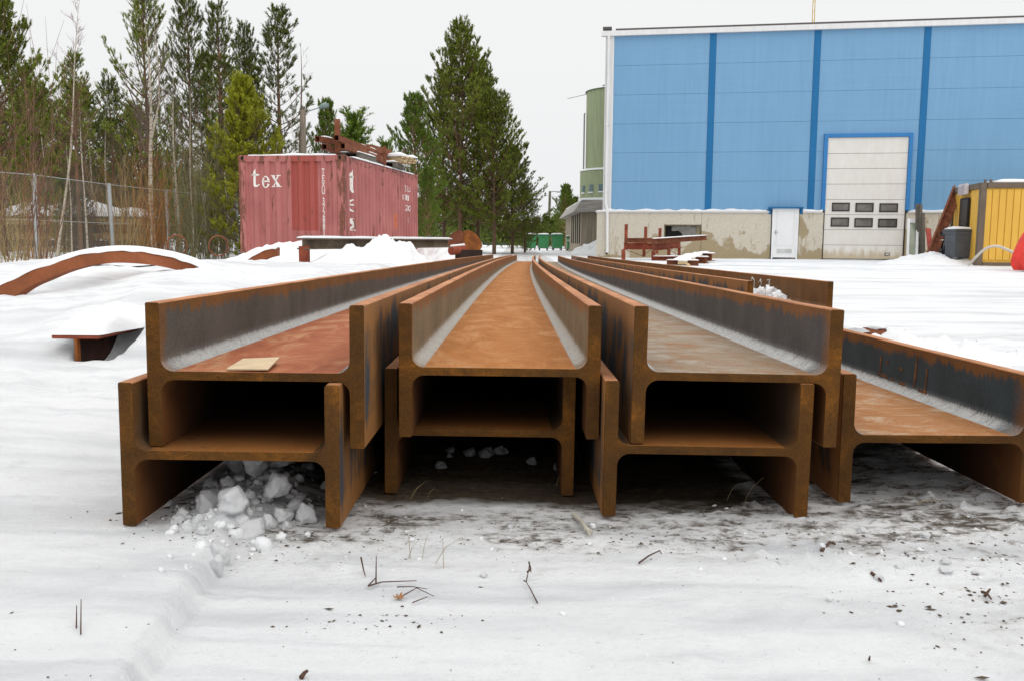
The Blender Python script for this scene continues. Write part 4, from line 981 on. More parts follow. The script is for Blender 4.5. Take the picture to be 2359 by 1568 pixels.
q = P(1314, 576, 58); bin_('slim green bin with a pale band, next to the annex wall', q.x, 58, float(ground_h(q.x, 58)), .50, .6, 1.0, BG, BGd, True, wheels=2)

# far shed, pole, wires
q = P(1190, 523, 130); sh = thing('far_shed', 'long low dark blue shed far behind the green bins', 'shed', (q.x+7, 130, 0))
M_ = MB(); M_.box((0, 3, 1.4), (24, 6, 2.8)); M_.build('wall', simple('slate_blue', (.055, .085, .115), .8, .15, 2, stretch=(.3, 1, 8)), sh)
M_ = MB(); M_.box((0, 3, 2.88), (24.5, 6.6, .14)); M_.build('roof', simple('shed_roof', (.05, .08, .10), .8), sh); snow_slab([(-12, 0, 2.95), (12, 0, 2.95), (12, 6, 2.95), (-12, 6, 2.95)], .08, sh)
q0 = P(1263, 560, 90); q1 = P(1267, 441, 90)
up_ = thing('utility_pole', 'leaning wooden utility pole with a small lamp between the pines', 'pole', (q0.x, 90, 0))
dx = q1.x-q0.x; M_ = MB(); M_.tube([(0, 0, -.2), (dx, 0, q1.z)], [.17, .12], 8); M_.build('pole', simple('pole_wood', (.17, .15, .11), .9, .3), up_)
M_ = MB(); M_.tube([(dx, 0, q1.z-.1), (dx+.4, 0, q1.z-.02), (dx+.75, 0, q1.z-.06)], .04, 5); M_.box((dx+.85, 0, q1.z-.08), (.4, .2, .1)); M_.build('lamp_arm', simple('lamp_grey', (.2, .22, .22), .6), up_)
M_ = MB(); M_.tube([(dx, 0, q1.z-.45), (dx-2.5, -.5, q1.z-.62), (dx-5, -1, q1.z-.6)], .012, 4, cap=False); M_.tube([(dx, 0, q1.z-.45), (dx+2.5, .5, q1.z-.75), (dx+6, 1, q1.z-.8)], .012, 4, cap=False); M_.build('wire', simple('wire_grey', (.2, .2, .2), .6), up_)
q = P(*zq(1095, 985), 62); rs_ = thing('road_sign', 'small pale sign on a post behind the green bins', 'sign', (q.x, 62, 0))
MB().box((0, 0, q.z), (.55, .03, .2), bev=.01).build('plate', DW, rs_); MB().cyl((0, .03, 0), (0, .03, q.z-.05), .03, 6).build('post', simple('sp', (.3, .3, .3)), rs_)

# street lamp behind the container
q = P(697, 300, 29); lamp = thing('street_lamp', 'street lamp on a grey wooden pole behind the container', 'street lamp', (q.x, 29, -.1))
zp = P(697, 246, 29).z; q2 = P(736, 241, 29); q3 = P(754, 234, 29); q4 = P(711, 249, 29)
MB().tube([(0, 0, 0), (.02, 0, zp)], [.11, .09], 10).build('pole', simple('grey_pole', (.24, .2, .16), .9, .25, 4, stretch=(8, 8, .6)), lamp)
MB().tube([(0, 0, zp-.25), (q4.x-q.x, 0, q4.z), (q2.x-q.x, 0, q2.z)], .022, 6).build('arm', simple('arm_grey', (.4, .42, .42), .5), lamp)
M_ = MB(); M_.tube([(q2.x-q.x-.02, 0, q2.z-.01), (q2.x-q.x+.1, 0, q2.z+.04), (q2.x-q.x+.26, 0, q2.z+.09), (q3.x-q.x, 0, q3.z+.02)], [.05, .09, .1, .05], 8); M_.build('lamp_head', simple('lamp_green', (.2, .27, .25), .5), lamp)

# ------------------------------------------------------------------ yellow site cabin
CO = P(2249, 605, 27.3); ca = .2
cab = thing('site_cabin', 'yellow site cabin with brown corner frame and snow on its flat roof', 'cabin', (CO.x, 27.3, -.06), -ca)
YELW = simple('cabin_yellow', (.72, .43, .07), .55, .07, 1.5, stretch=(2, 2, .5)); BRN = simple('cabin_brown', (.15, .115, .085), .7, .15, 4)
cl_, cw_, chh = 6.0, 3.1, 2.55
M_ = MB(); M_.box((cl_/2, cw_/2, chh/2), (cl_-.1, cw_-.1, chh-.1)); M_.build('wall', YELW, cab)
M_ = MB()
for i in range(28): M_.box((.24+i*.2, .038, chh/2), (.17, .03, chh-.4))
for i in range(13): M_.box((.038, .3+i*.2, chh/2), (.03, .17, chh-.4)) if not (1.05 < .3+i*.2 < 1.95) else None
M_.build('cladding_rib', YELW, cab)
for x, y in ((.08, .08), (cl_-.08, .08), (.08, cw_-.08), (cl_-.08, cw_-.08)): MB().box((x, y, chh/2), (.18, .18, chh), bev=.01).build('corner_post', BRN, cab)
M_ = MB(); M_.box((cl_/2, .05, chh-.08), (cl_-.37, .13, .17)); M_.box((.05, cw_/2, chh-.08), (.13, cw_-.37, .17)); M_.box((cl_/2, cw_-.05, chh-.08), (cl_-.37, .13, .17)); M_.box((cl_/2, .05, .06), (cl_-.37, .1, .12)); M_.box((.05, cw_/2, .06), (.1, cw_-.37, .12)); M_.build('rail', BRN, cab)
M_ = MB(); M_.box((cl_/2, cw_/2, chh-.02), (cl_-.2, cw_-.2, .05)); M_.build('roof', BRN, cab)
snow_slab([(.35, .02, chh+.0), (cl_, .02, chh+.0), (cl_, cw_, chh+.0), (.2, cw_, chh+.0)], .13, cab, sub=20, amp=.2)
for xx in (.12, .28): MB().box((xx, .05, chh+.05), (.05, .12, .09)).build('lifting_lug', BRN, cab)
wfm = MB()
for c_, d_ in (((0, 1.1, 1.5), (.06, .05, 1.3)), ((0, 1.9, 1.5), (.06, .05, 1.3)), ((0, 1.5, 2.13), (.06, .75, .05)), ((0, 1.5, .87), (.06, .75, .05))): wfm.box((c_[0]-.02, c_[1], c_[2]), d_)
wi = wfm.build('window', FRM, cab); MB().box((.01, 1.5, 1.5), (.02, .75, 1.2)).build('pane', simple('cabin_pane', (.06, .06, .06), .3, spec=.6), wi)
M_ = MB()
for i in range(20): M_.box((-.04, 1.5, .93+i*.06), (.012, .75, .014))
for i in range(9): M_.box((-.032, 1.14+i*.09, 1.5), (.012, .012, 1.2))
M_.build('grille', simple('grille', (.14, .13, .12), .6), wi)
M_ = MB(); M_.box((-.08, 1.55, chh-.12), (.12, .8, .34), bev=.02); bx = M_.build('cabin_vent', simple('vent_white', (.6, .56, .58), .6), cab); M_ = MB()
for i in range(5): M_.box((-.145, 1.55, chh-.23+i*.05), (.01, .7, .015))
M_.build('slat', simple('vent_slat', (.35, .3, .34), .6), bx)

z6 = lambda x, y: ((2200+x*.1594)*.9436, (430+y*.1594)*.9436)
def Z6(x, y, Y): return P(*z6(x, y), Y)
# leaning brown beam
a = Z6(440, 1230, 28.9); b_ = Z6(862, 165, 30.2); o = thing('leaning_beam', 'long brown steel channel leaning against the yellow cabin', 'steel beam', (a.x, a.y, a.z-.05))
A_ = Vector((0, 0, 0)); B_ = b_-a
M_ = MB(); M_.bar(A_, B_, .02, .30, up=(1, 0, .3)); M_.build('web', RUSTB, o)
M_ = MB(); x_ = B_.normalized().cross(Vector((0, 1, 0))).normalized()
for s_ in (-1, 1): M_.bar(A_+x_*s_*.15+Vector((0, -.05, 0)), B_+x_*s_*.15+Vector((0, -.05, 0)), .02, .11, up=(0, 1, 0))
M_.build('flange', RUSTB, o)
a = Z6(700, 690, 30); b_ = Z6(870, 390, 30.3); o = MB().tube([a, Z6(800, 530, 30.1), b_], .02, 6).build('thin_rod', RUSTB); rebase(o); tag(o, 'thin brown rod slanting beside the leaning channel', 'steel rod')
# grey posts, white frame, red plank
def plank(name, label, cat, a, b_, w, d, m_):
    o = MB().bar(a, b_, w, d, up=(0, 1, 0), bev=.006).build(name, m_); rebase(o); return tag(o, label, cat)
plank('concrete_post', 'tallest grey weathered post left of the leaning channel', 'post', Z6(262, 1230, 31.6), Z6(255, 432, 31.9), .13, .12, WOODG)
plank('concrete_post', 'middle grey weathered post with a snow tip, beside the tallest one', 'post', Z6(302, 1230, 31.5), Z6(297, 440, 31.8), .10, .1, WOODG)
plank('concrete_post', 'shorter grey weathered post nearest the red plank', 'post', Z6(338, 1230, 31.4), Z6(335, 570, 31.7), .10, .1, WOODG)
plank('red_plank', 'short dull red plank leaning on the stained concrete', 'plank', Z6(445, 1120, 31.2), Z6(415, 805, 31.6), .17, .05, simple('red_paint', (.42, .08, .06), .7, .25, 5))
wfx = thing('white_frame', 'narrow white window frame leaning beside the roll-up door', 'window frame', Z6(170, 1300, 31.3)); a = Z6(165, 1290, 31.3)-wfx.location; b_ = Z6(185, 660, 31.9)-wfx.location
r_ = Vector((1, 0, 0)); M_ = MB()
for s_ in (-.16, .16): M_.bar(a+r_*s_, b_+r_*s_, .07, .06, up=(0, 1, 0))
M_.bar(b_-r_*.13-Vector((0, 0, .07)), b_+r_*.13-Vector((0, 0, .07)), .06, .14); M_.build('frame', DW, wfx)
MB().bar(a+Vector((0, .02, 0)), b_+Vector((0, .02, -.15)), .26, .02, up=(0, 1, 0)).build('pane', simple('greenish_glass', (.30, .34, .26), .3, spec=.5), wfx)
# grey bin, black tarp heap, hose, red tarp
q = Z6(850, 1325, 28.3); bin_('dark grey wheeled bin with snow on its lid beside the yellow cabin', q.x, 28.3, q.z, .58, .6, 1.1, simple('bin_grey', (.085, .095, .11), .5, .15, 4), simple('bin_lid_grey', (.06, .07, .08), .5), rz=.1, wheels=2, group='wheeled bins by the cabin')
q = Z6(660, 1300, 29.6)
tp = thing('tarp_heap', 'heap under a shiny black tarpaulin with snow streaks behind the grey bin', 'tarpaulin', (q.x, 29.6, -.1))
M_ = MB(); rough_lump(M_, (0.1, 0, .52), .5, .5, .68, 3, 4, .28, 1.5); M_.build('cover', simple('black_plastic', (.012, .013, .016), .25, .3, 6, spec=.7), tp)
M_ = MB()
for (x, y, z, a_) in ((-.08, -.5, .95, .1), (-.3, -.42, .84, .06), (.1, -.5, .62, .08), (.35, -.5, .7, .05)): rough_lump(M_, (x, y, z), a_, .05, a_*.35, int(z*10), 2, .5)
rough_lump(M_, (.25, 0, 1.17), .32, .3, .04, 2, 2, .3)
M_.build('snow_streak', SNOW, tp)
pts = [Z6(*p_, Y_) for p_, Y_ in (((1040, 1360), 27.0), ((1130, 1260), 26.6), ((1230, 1160), 26.2), ((1330, 1095), 26), ((1430, 1072), 26), ((1520, 1085), 26), ((1640, 1135), 26), ((1760, 1190), 25.8), ((1880, 1290), 25.5))]
o = MB().tube(pts, .04, 10).build('hose', simple('hose_white', (.55, .52, .46), .5, .1, 4)); rebase(o); tag(o, 'thick whitish hose arching in front of the yellow cabin', 'hose')
q = P(2344, 622, 24); rt_ = thing('red_tarp', 'bright red tarpaulin cover at the right edge in front of the cabin', 'tarpaulin', (q.x+.35, 24, -.1))
RED = simple('red_tarp', (.72, .045, .03), .45, .2, 3, spec=.4); n_ = 26; vs = []; rows = 14
for j in range(rows+1):
    t_ = j/rows
    for i in range(n_):
        a = 2*math.pi*i/n_; r_ = (.62*(1-t_)**.75+.03)*(1+.16*math.sin(a*5+t_*3)+.07*math.sin(a*11))*(1-.45*(1-t_)**6)
        vs.append((r_*math.cos(a)+.25*t_, r_*.8*math.sin(a), .02+1.62*t_))
M_ = MB(); M_.add(vs, [(j*n_+i, j*n_+(i+1) % n_, (j+1)*n_+(i+1) % n_, (j+1)*n_+i) for j in range(rows) for i in range(n_)], 0, False); M_.build('cover', RED, rt_)
M_ = MB(); rough_lump(M_, (-.32, -.36, .55), .1, .04, .03, 1, 2); M_.build('snow_patch', SNOW, rt_)

# ------------------------------------------------------------------ rusty rack and beams before the hall
z2 = lambda x, y: ((1490+x*.11022)*.9436, (520+y*.11022)*.9436)
def Z2(x, y, Y): return P(*z2(x, y), Y)
rk = thing('steel_rack', 'rusty red steel rack on legs with three upright posts, in front of the concrete base', 'steel rack', Z2(620, 1040, 30.5))
o0 = rk.location.copy()
def L2(x, y, Y): return Z2(x, y, Y)-o0
def leg(x, y0, y1, Y, w=.09): MB().bar(L2(x, y1, Y), L2(x, y0, Y), w, w, up=(0, 1, 0)).build('leg', RUSTR, rk)
leg(290, 810, 1050, 30, .12); leg(955, 850, 1065, 29.8, .12); leg(745, 780, 975, 32, .1); leg(1297, 810, 975, 31.4, .1); leg(1525, 750, 940, 33, .1); leg(1035, 840, 905, 33.5, .09)
for x, y0, y1, Y in ((345, 255, 700, 30.1), (778, 310, 700, 32), (1095, 340, 700, 33)): MB().bar(L2(x, y1, Y), L2(x+8, y0, Y), .1, .1, up=(0, 1, 0)).build('upright_post', RUSTR, rk)
def ibar(a, b_, h, w, name, m_, par):
    M_ = MB(); M_.bar(a, b_, .02, h-.04); z_ = Vector((0, 0, h/2-.01)); M_.bar(a+z_, b_+z_, w, .02); M_.bar(a-z_, b_-z_, w, .02); return M_.build(name, m_, par)
ibar(L2(300, 745, 30), L2(945, 745, 29.8), .21, .12, 'cross_member', RUSTR, rk)
ibar(L2(955, 760, 29.8), L2(1550, 700, 33), .25, .12, 'side_member', RUSTR, rk)
ibar(L2(320, 740, 30.1), L2(800, 720, 33), .2, .1, 'side_member', RUSTR, rk)
for a, b_ in (((340, 815, 30), (720, 960, 32)), ((700, 960, 32), (930, 800, 30)), ((1310, 830, 31.4), (1500, 930, 33))): MB().tube([L2(*a), L2(*b_)], .012, 4).build('brace', RUSTB, rk)
def isteel(label, a, b_, h, w, m_, snow=True, grp=None, nm='steel_girder'):
    o = thing(nm, label, 'steel girder', (a+b_)/2-Vector((0, 0, h/2)), 0, grp); a = a-o.location; b_ = b_-o.location
    ibar(a, b_, h, w, 'section', m_, o); y = (b_-a).normalized(); x = y.cross(Vector((0, 0, 1))).normalized(); z_ = Vector((0, 0, h/2))
    if snow: snow_slab([a+z_-x*w/2, a+z_+x*w/2, b_+z_+x*w/2, b_+z_-x*w/2], .035, o, sub=16, seed=a.x)
    return o
isteel('long snow topped girder laid across the rusty rack', Z2(925, 632, 29.7), Z2(2125, 552, 32.5), .17, .16, RUSTB)
isteel('short brown girder lying across the left end of the rusty rack', Z2(340, 612, 29.9), Z2(930, 612, 29.7), .16, .14, RUSTB, False)
isteel('dark steel girder with a snow strip lying under the rack', Z2(1000, 1010, 29.5), Z2(1510, 1010, 30.5), .14, .2, RUSTR)
G2 = 'snow covered girders beside the rack'
isteel('front girder of the snow covered pile right of the rack', Z2(1250, 1120, 26.5), Z2(1955, 1130, 26.2), .2, .26, RUSTB, grp=G2)
isteel('middle girder of the snow covered pile right of the rack', Z2(1700, 1050, 27.6), Z2(2140, 1050, 27.2), .2, .3, RUSTB, grp=G2)
isteel('rear girder of the snow covered pile right of the rack', Z2(2000, 975, 28.8), Z2(2250, 985, 28.3), .24, .3, RUSTB, grp=G2)
for i, (a, b_) in enumerate((((1600, 1110, 26.2), (1960, 915, 29.5)), ((1745, 1040, 27.0), (2100, 900, 29.8)), ((1450, 1100, 26.8), (1800, 940, 29.6)))):
    lab = ['snow topped plank nearest the front, laid across the girder pile', 'right hand snow topped plank laid across the girder pile', 'left hand snow topped plank laid across the girder pile'][i]
    o = thing('plank', lab, 'plank', Z2(*a)); A_ = Vector((0, 0, 0)); B_ = Z2(*b_)-Z2(*a); MB().bar(A_, B_, .28, .10).build('board', WOODP if i < 2 else RUSTB, o)
    x = B_.normalized().cross(Vector((0, 0, 1))).normalized(); z_ = Vector((0, 0, .05)); snow_slab([z_-x*.14, z_+x*.14, B_+z_+x*.14, B_+z_-x*.14], .06, o, sub=8)
M_ = MB(); 
for i in range(7): M_.tube([Z2(1660+i*12, 1120, 26), Z2(1690+i*14, 1150+i*3, 25.9), Z2(1720+i*11, 1200, 25.8)], .012, 4)
o = M_.build('straw_bunch', WOODP); rebase(o); tag(o, 'loose pale rods sticking out under the front plank', 'rods')

# ------------------------------------------------------------------ left side: snow topped beam, curved steel, discs, hoops
MIXR = rust('rust_channel', (.06, .045, .035), (.15, .11, .075), (.22, .17, .12), 1.6, (1, 1, 1))
a = P(697, 562, 13.2); b_ = P(1032, 561, 18.2)
hb = thing('snowy_rail_beam', 'snow topped steel beam on a short post in front of the red container', 'steel beam', (a+b_)/2-Vector((0, 0, .3))); A_ = a-hb.location; B_ = b_-hb.location
ibar(A_, B_, .17, .20, 'section', MIXR, hb)
x = (B_-A_).normalized().cross(Vector((0, 0, 1))).normalized(); z_ = Vector((0, 0, .085)); snow_slab([A_+z_-x*.1, A_+z_+x*.1, B_+z_+x*.1, B_+z_-x*.1], .045, hb, sub=30, amp=.2)
pa = P(701, 572, 13.25)-hb.location; MB().box((pa.x, pa.y, pa.z-.22), (.14, .12, .5)).build('post', RUSTR, hb)
pe = P(760, 590, 14)
# curved girders
RING = rust('rust_ring', (.16, .055, .022), (.24, .075, .03), (.29, .10, .045), 2.2)
def curved(label, outer, inner, Ys, depth=.16, thick=.05):
    mid = P(*outer[len(outer)//2], Ys[len(outer)//2]); o = thing('curved_girder', label, 'curved steel', (mid.x, mid.y, .15), 0, 'curved steel rings half buried in the snow'); L_ = o.location
    def smooth(pl_, n=6):
        r_ = []
        for i in range(len(pl_)-1):
            p0, p1, p2, p3 = pl_[max(i-1, 0)], pl_[i], pl_[i+1], pl_[min(i+2, len(pl_)-1)]
            for k in range(n):
                t = k/n; r_.append(.5*((2*p1)+(-p0+p2)*t+(2*p0-5*p1+4*p2-p3)*t*t+(-p0+3*p1-3*p2+p3)*t**3))
        return r_+[pl_[-1]]
    O_ = smooth([P(*p, y)-L_ for p, y in zip(outer, Ys)]); I_ = smooth([P(*p, y)-L_ for p, y in zip(inner, Ys)])
    n = len(O_); d = Vector((0, depth, .0)); vs = O_+I_+[p+d for p in O_]+[p+d for p in I_]; fs = []
    for i in range(n-1):
        fs += [(i, i+1, n+i+1, n+i), (2*n+i, 3*n+i, 3*n+i+1, 2*n+i+1), (i, 2*n+i, 2*n+i+1, i+1), (n+i, n+i+1, 3*n+i+1, 3*n+i)]
    fs += [(0, n, 3*n, 2*n), (n-1, 3*n-1, 4*n-1, 2*n-1)]
    MB().add(vs, fs, 0, False).build('band', RING, o)
    K = 8; vs = []; 
    for i, p in enumerate(O_):
        tk = thick*(min(1, i/3+.2, (n-1-i)/3+.2))
        for k in range(K+1):
            u = k/K; prof = math.sin(math.pi*min(1, max(0, u)))**.45 if 0 < u < 1 else 0
            jit = .012*float(mnoise.noise(Vector((p.x*7, p.y*7, k*.7)))) if k in (0, K) else .014*float(mnoise.noise(Vector((p.x*2, k*.4, 2))))
            q = p+Vector((0, -.025+u*(depth+.05), tk*prof+(0 if k not in (0, K) else -.012)+jit)); vs.append(q)
    M_ = MB(); M_.add(vs, [(i*(K+1)+k, i*(K+1)+k+1, (i+1)*(K+1)+k+1, (i+1)*(K+1)+k) for i in range(n-1) for k in range(K)], 0, True); M_.build('snow_cap', SNOW, o)
    return o
oc = [(-60, 690), (0, 657), (41, 637), (82, 619), (123, 604), (164, 591), (205, 582), (246, 577.5), (286, 576.5), (327, 578.5), (377, 586), (420, 597), (456, 611), (490, 628)]
ic = [(-40, 725), (22, 690), (61, 664), (102, 646), (143, 629), (184, 617), (225, 609), (266, 606), (307, 607), (350, 611), (388, 618), (420, 627), (448, 636), (470, 645)]
curved('large curved rusty girder with a snow cap, arching at the left edge', oc, ic, [6.6+i*.16 for i in range(14)], thick=.034)
oc = [(545, 618), (565, 602), (585, 588), (605, 578), (622, 573.5), (637, 572)]; ic = [(575, 625), (585, 615), (600, 604), (612, 597), (624, 593), (637, 590)]
curved('small curved rusty girder end with a snow cap, at the foot of the container', oc, ic, [13+i*.1 for i in range(6)], .2, .05)
# scrap dish
zc_ = lambda x, y: ((1050+x*.08478)*.9436, (540+y*.08478)*.9436)
def ZC(x, y, Y): return P(*zc_(x, y), Y)
q = ZC(950, 850, 20.3); sd = thing('scrap_dish', 'folded rusty steel dish beside the snow bank behind the beams', 'scrap steel', (q.x, q.y, q.z-.1)); o0 = sd.location.copy()
def fan(name, pts, Y0, YA, mat_, th=.03):
    A_ = [ZC(x, y, Y0+YA*(x-950)/550)-o0 for x, y in pts]; n = len(A_); d = Vector((0, th, 0)); M_ = MB(); M_.add(A_+[p+d for p in A_], [tuple(range(n)), tuple(range(2*n-1, n-1, -1))]+[(i, (i+1) % n, (i+1) % n+n, i+n) for i in range(n)]); return M_.build(name, mat_, sd)
fan('dish_half', [(955, 740), (960, 300), (1050, 262), (1200, 290), (1310, 365), (1400, 470), (1470, 600), (1502, 720), (1440, 852), (1020, 835)], 20.2, .5, RUSTO)
fan('dish_half', [(950, 740), (955, 300), (860, 262), (740, 285), (620, 370), (530, 470), (495, 560), (470, 760), (860, 740), (900, 640), (885, 560), (830, 505), (790, 560), (820, 690)][:8]+[(950, 740)], 20.2, -.6, RUSTB)
a = ZC(600, 860, 19.6)-o0; b_ = ZC(980, 820, 19.9)-o0; MB().cyl(a, b_, .10, 14).build('pipe', RUSTR, sd)
M_ = MB(); M_.box(ZC(1120, 960, 19.9)-o0, (.60, .4, .20)); M_.build('base_box', simple('dark_rust', (.035, .02, .015), .9, .3), sd)
M_ = MB(); M_.tube([a+Vector((0, 0, .1)), b_+Vector((0, 0, .1))], .035, 6); M_.build('snow_cap', SNOW, sd)
# hoops
for i, (px, py) in enumerate(((408, 566), (503, 567))):
    c = P(px, py, 16.5+i*.3); M_ = MB(); M_.tube([(c.x+.155*math.cos(a), c.y+.08*math.cos(a), c.z+.19*math.sin(a)) for a in [2*math.pi*k/28 for k in range(29)]], .014, 6, cap=False)
    o = M_.build('steel_hoop', RUSTB); rebase(o); tag(o, ['rusty steel hoop standing in the snow nearer the fence post', 'rusty steel hoop standing in the snow left of the container'][i], 'hoop', 'rusty hoops by the fence')
# buried beam end on the left
zb5 = lambda x, y: (x*.2168*.9436, (560+y*.2168)*.9436)
q = P(*zb5(845, 1185), 3.75); bbm = thing('buried_beam', 'end of a rusty steel beam poking out from under the left snow bank', 'steel beam', (q.x, 3.75, q.z-.2))
M_ = MB(); M_.box((0, .8, .19), (.205, 1.6, .016), bev=.003); M_.build('top_flange', RUSTR, bbm); SHADE_RUST = rust('cavity_shade_rust', (.012, .007, .006), (.03, .013, .010), (.06, .022, .014), 6)
M_ = MB(); M_.box((0, .815, .08), (.011, 1.57, .204)); M_.box((0, .815, .180), (.19, 1.55, .004)); M_.build('web', SHADE_RUST, bbm); MB().box((0, .015, .08), (.012, .029, .203)).build('web_edge', RUSTO, bbm)  # web sides and flange underside painted near black as cavity shade
M_ = MB(); M_.box((0, .8, -.03), (.205, 1.6, .016)); M_.build('bottom_flange', RUSTR, bbm)
M_ = MB(); nI, nJ = 26, 40; vs = []
for j in range(nJ+1):
    for i in range(nI+1):
        u = -1+2*i/nI; v = j/nJ; ed = max(0, 1-abs(u)**4); fr_ = min(1, v*14)**.5*(1-max(0, v-.45)/.55)
        hh_ = ed**.8*fr_*(.070+.05*v)*(1+.5*float(mnoise.noise(Vector((u*1.6, v*9, 1))))); vs.append((u*(.104+.16*v)+.012*float(mnoise.noise(Vector((u*3, v*14, 5)))), .0+v*1.2, .198+hh_))
M_.add(vs, [(j*(nI+1)+i, j*(nI+1)+i+1, (j+1)*(nI+1)+i+1, (j+1)*(nI+1)+i) for j in range(nJ) for i in range(nI)], 0, True); M_.build('snow_cap', SNOW, bbm)
# right: pipe stub in the snow
q = P(2012, 756, 5.4); o = thing('buried_pipe', 'short rusty pipe end showing in the snow right of the beams', 'pipe', (q.x, 5.4, q.z-.03)); MB().tube([(-.09, .05, 0.0), (.07, -.02, .0)], .032, 12).build('pipe_wall', RUSTB, o); MB().cyl((.071, -.021, 0), (.073, -.022, 0), .026, 12).build('pipe_mouth', DARK, o)
M_ = MB(); rough_lump(M_, (-.10, .03, .012), .08, .06, .028, 5, 2, .6); rough_lump(M_, (.02, .0, .034), .05, .04, .012, 6, 2, .6); M_.build('snow_cap', SNOW, o)
# cable on the snow
pts = [P(x, y, Y) for x, y, Y in ((206, 646, 8.7), (250, 637, 8.9), (300, 624, 9.2), (345, 617, 9.5), (395, 614, 9.8))]
pts = [Vector((p.x, p.y, float(ground_h(p.x, p.y))+.02)) for p in pts]
o = MB().tube(pts, .008, 5).build('cable', BLK); rebase(o); tag(o, 'thin dark cable lying on the snow under the large curved girder', 'cable')

# snow piles
snow_pile('snow_pile', 'lumpy snow pile between the red container and the steel beams', -1.95, 13.6, 1.15, 1.3, .27, 3, lump=.5)
snow_pile('snow_pile', 'long low snow bank along the foot of the container', -3.6, 16.2, 1.9, 1.2, .40, 8, lump=.35)
snow_pile('snow_pile', 'dirty snow bank sloping down behind the rusty dish', -1.75, 24.5, 1.3, 2.4, .5, 12, lump=.28, mat=SNOWD)
snow_pile('snow_pile', 'snow drift between the roll-up door and the grey bin', 13.9, 28.9, 1.9, 1.4, .27, 15, lump=.4)
snow_pile('snow_pile', 'low snow ridge in front of the yellow cabin', 17.4, 26.0, 2.4, .8, .16, 17, lump=.3)
snow_pile('snow_pile', 'small snow heap against the annex wall', 4.6, 44, 1.8, 1.6, .55, 19, lump=.4)
snow_pile('snow_pile', 'broken snow crumbs right of the far right beam', 2.35, 5.0, .5, .5, .05, 23, lump=1.2)
snow_pile('snow_pile', 'snow bank under the central pines', -4.6, 35, 3.6, 2.6, .4, 29, lump=.35, mat=SNOWD)
ts = thing('timber_stack', 'snow capped timber stack behind the chain link fence', 'timber stack', (-16.6, 33, 0))
for r_ in range(5):
    for k in range(4): MB().box((0, -.9+k*.45, .14+r_*.26), (6.2-.3*((r_*3+k) % 3), .4, .22)).build('log_beam', WOODG if (r_+k) % 2 else WOODP, ts)
sp_ = MB(); n_ = 30; vs = []
for j in range(n_+1):
    for i in range(n_+1):
        u, v = -1+2*i/n_, -1+2*j/n_; k = max(0, (1-u**4)*(1-v**4)); vs.append((u*3.2, v*1.05, 1.38+.62*k*(.75+.9*float(mnoise.noise(Vector((u*2.2, v, 3)))))))
sp_.add(vs, [(j*(n_+1)+i, j*(n_+1)+i+1, (j+1)*(n_+1)+i+1, (j+1)*(n_+1)+i) for j in range(n_) for i in range(n_)], 0, True); sp_.build('snow_cap', SNOW, ts)

# ------------------------------------------------------------------ chain link fence
fence = thing('chain_link_fence', 'grey chain link fence with leaning metal posts in front of the forest', 'fence', (-9.0, 21, 0))
fo = fence.location.copy()
fpts = [P(-70, 388, 17.2), P(78, 400, 18.6), P(251, 423, 21.6), P(383, 437, 24.4), P(470, 447, 27.2), P(545, 455, 30.0)]
GALV = simple('galvanised', (.36, .38, .38), .55, .15, 6, metal=.2); WIRE = simple('mesh_wire', (.22, .21, .17), .6, .1)
for i, p in enumerate(fpts):
    ln_ = [.0, -.03, .05, .03, .0, 0][i]
    M_ = MB(); M_.tube([(p.x-fo.x+ln_, p.y-fo.y, -.2), (p.x-fo.x, p.y-fo.y, p.z)], .045 if i else .035, 8); M_.build('post', GALV, fence)
M_ = MB()
for a, b_ in zip(fpts[:-1], fpts[1:]):
    A_ = Vector((a.x, a.y, 0))-Vector((fo.x, fo.y, 0)); d = Vector((b_.x-a.x, b_.y-a.y, 0)); Ls = d.length; d /= Ls; nrm = Vector((d.y, -d.x, 0))
    st = .08; h0, h1 = a.z-.05, b_.z-.05; z0 = .12
    def hz(u): return h0+(h1-h0)*u/Ls
    for sg in (1, -1):
        u = -2.2
        while u < Ls+2.2:
            # straight diagonal wire clipped to the panel
            pts = []
            for (uu, zz_) in ((u, z0), (u+sg*(min(h0, h1)+.02-z0), min(h0, h1)+.02)): pts.append([uu, zz_])
            (u0, z_0), (u1, z_1) = pts
            def clip(u0, z_0, u1, z_1):
                lo, hi = 0.0, 1.0; du = u1-u0
                for e_, s_ in ((0, 1), (Ls, -1)):
                    va = (u0-e_)*s_; vb = (u1-e_)*s_
                    if va < 0 and vb < 0: return None
                    if va < 0: lo = max(lo, va/(va-vb))
                    elif vb < 0: hi = min(hi, va/(va-vb))
                if hi <= lo: return None
                return (u0+du*lo, z_0+(z_1-z_0)*lo, u0+du*hi, z_0+(z_1-z_0)*hi)
            c = clip(u0, z_0, u1, z_1)
            if c:
                q0 = A_+d*c[0]+Vector((0, 0, c[1]))+nrm*.003*sg; q1 = A_+d*c[2]+Vector((0, 0, c[3]))+nrm*.003*sg
                w_ = .0022; pv = Vector((d.x*w_*-sg*.7, d.y*w_*-sg*.7, w_*.7))
                M_.add([q0-pv, q0+pv, q1+pv, q1-pv, q0+nrm*w_*1.5], [(0, 1, 2, 3), (0, 4, 3), (4, 1, 2)])
            u += st
M_.build('wire_mesh', WIRE, fence, False)
M_ = MB(); M_.tube([p-fo+Vector((0, 0, -.03)) for p in fpts], .008, 4, cap=False); M_.tube([Vector((p.x-fo.x, p.y-fo.y, p.z*.5)) for p in fpts], .006, 4, cap=False); M_.build('line_wire', GALV, fence)

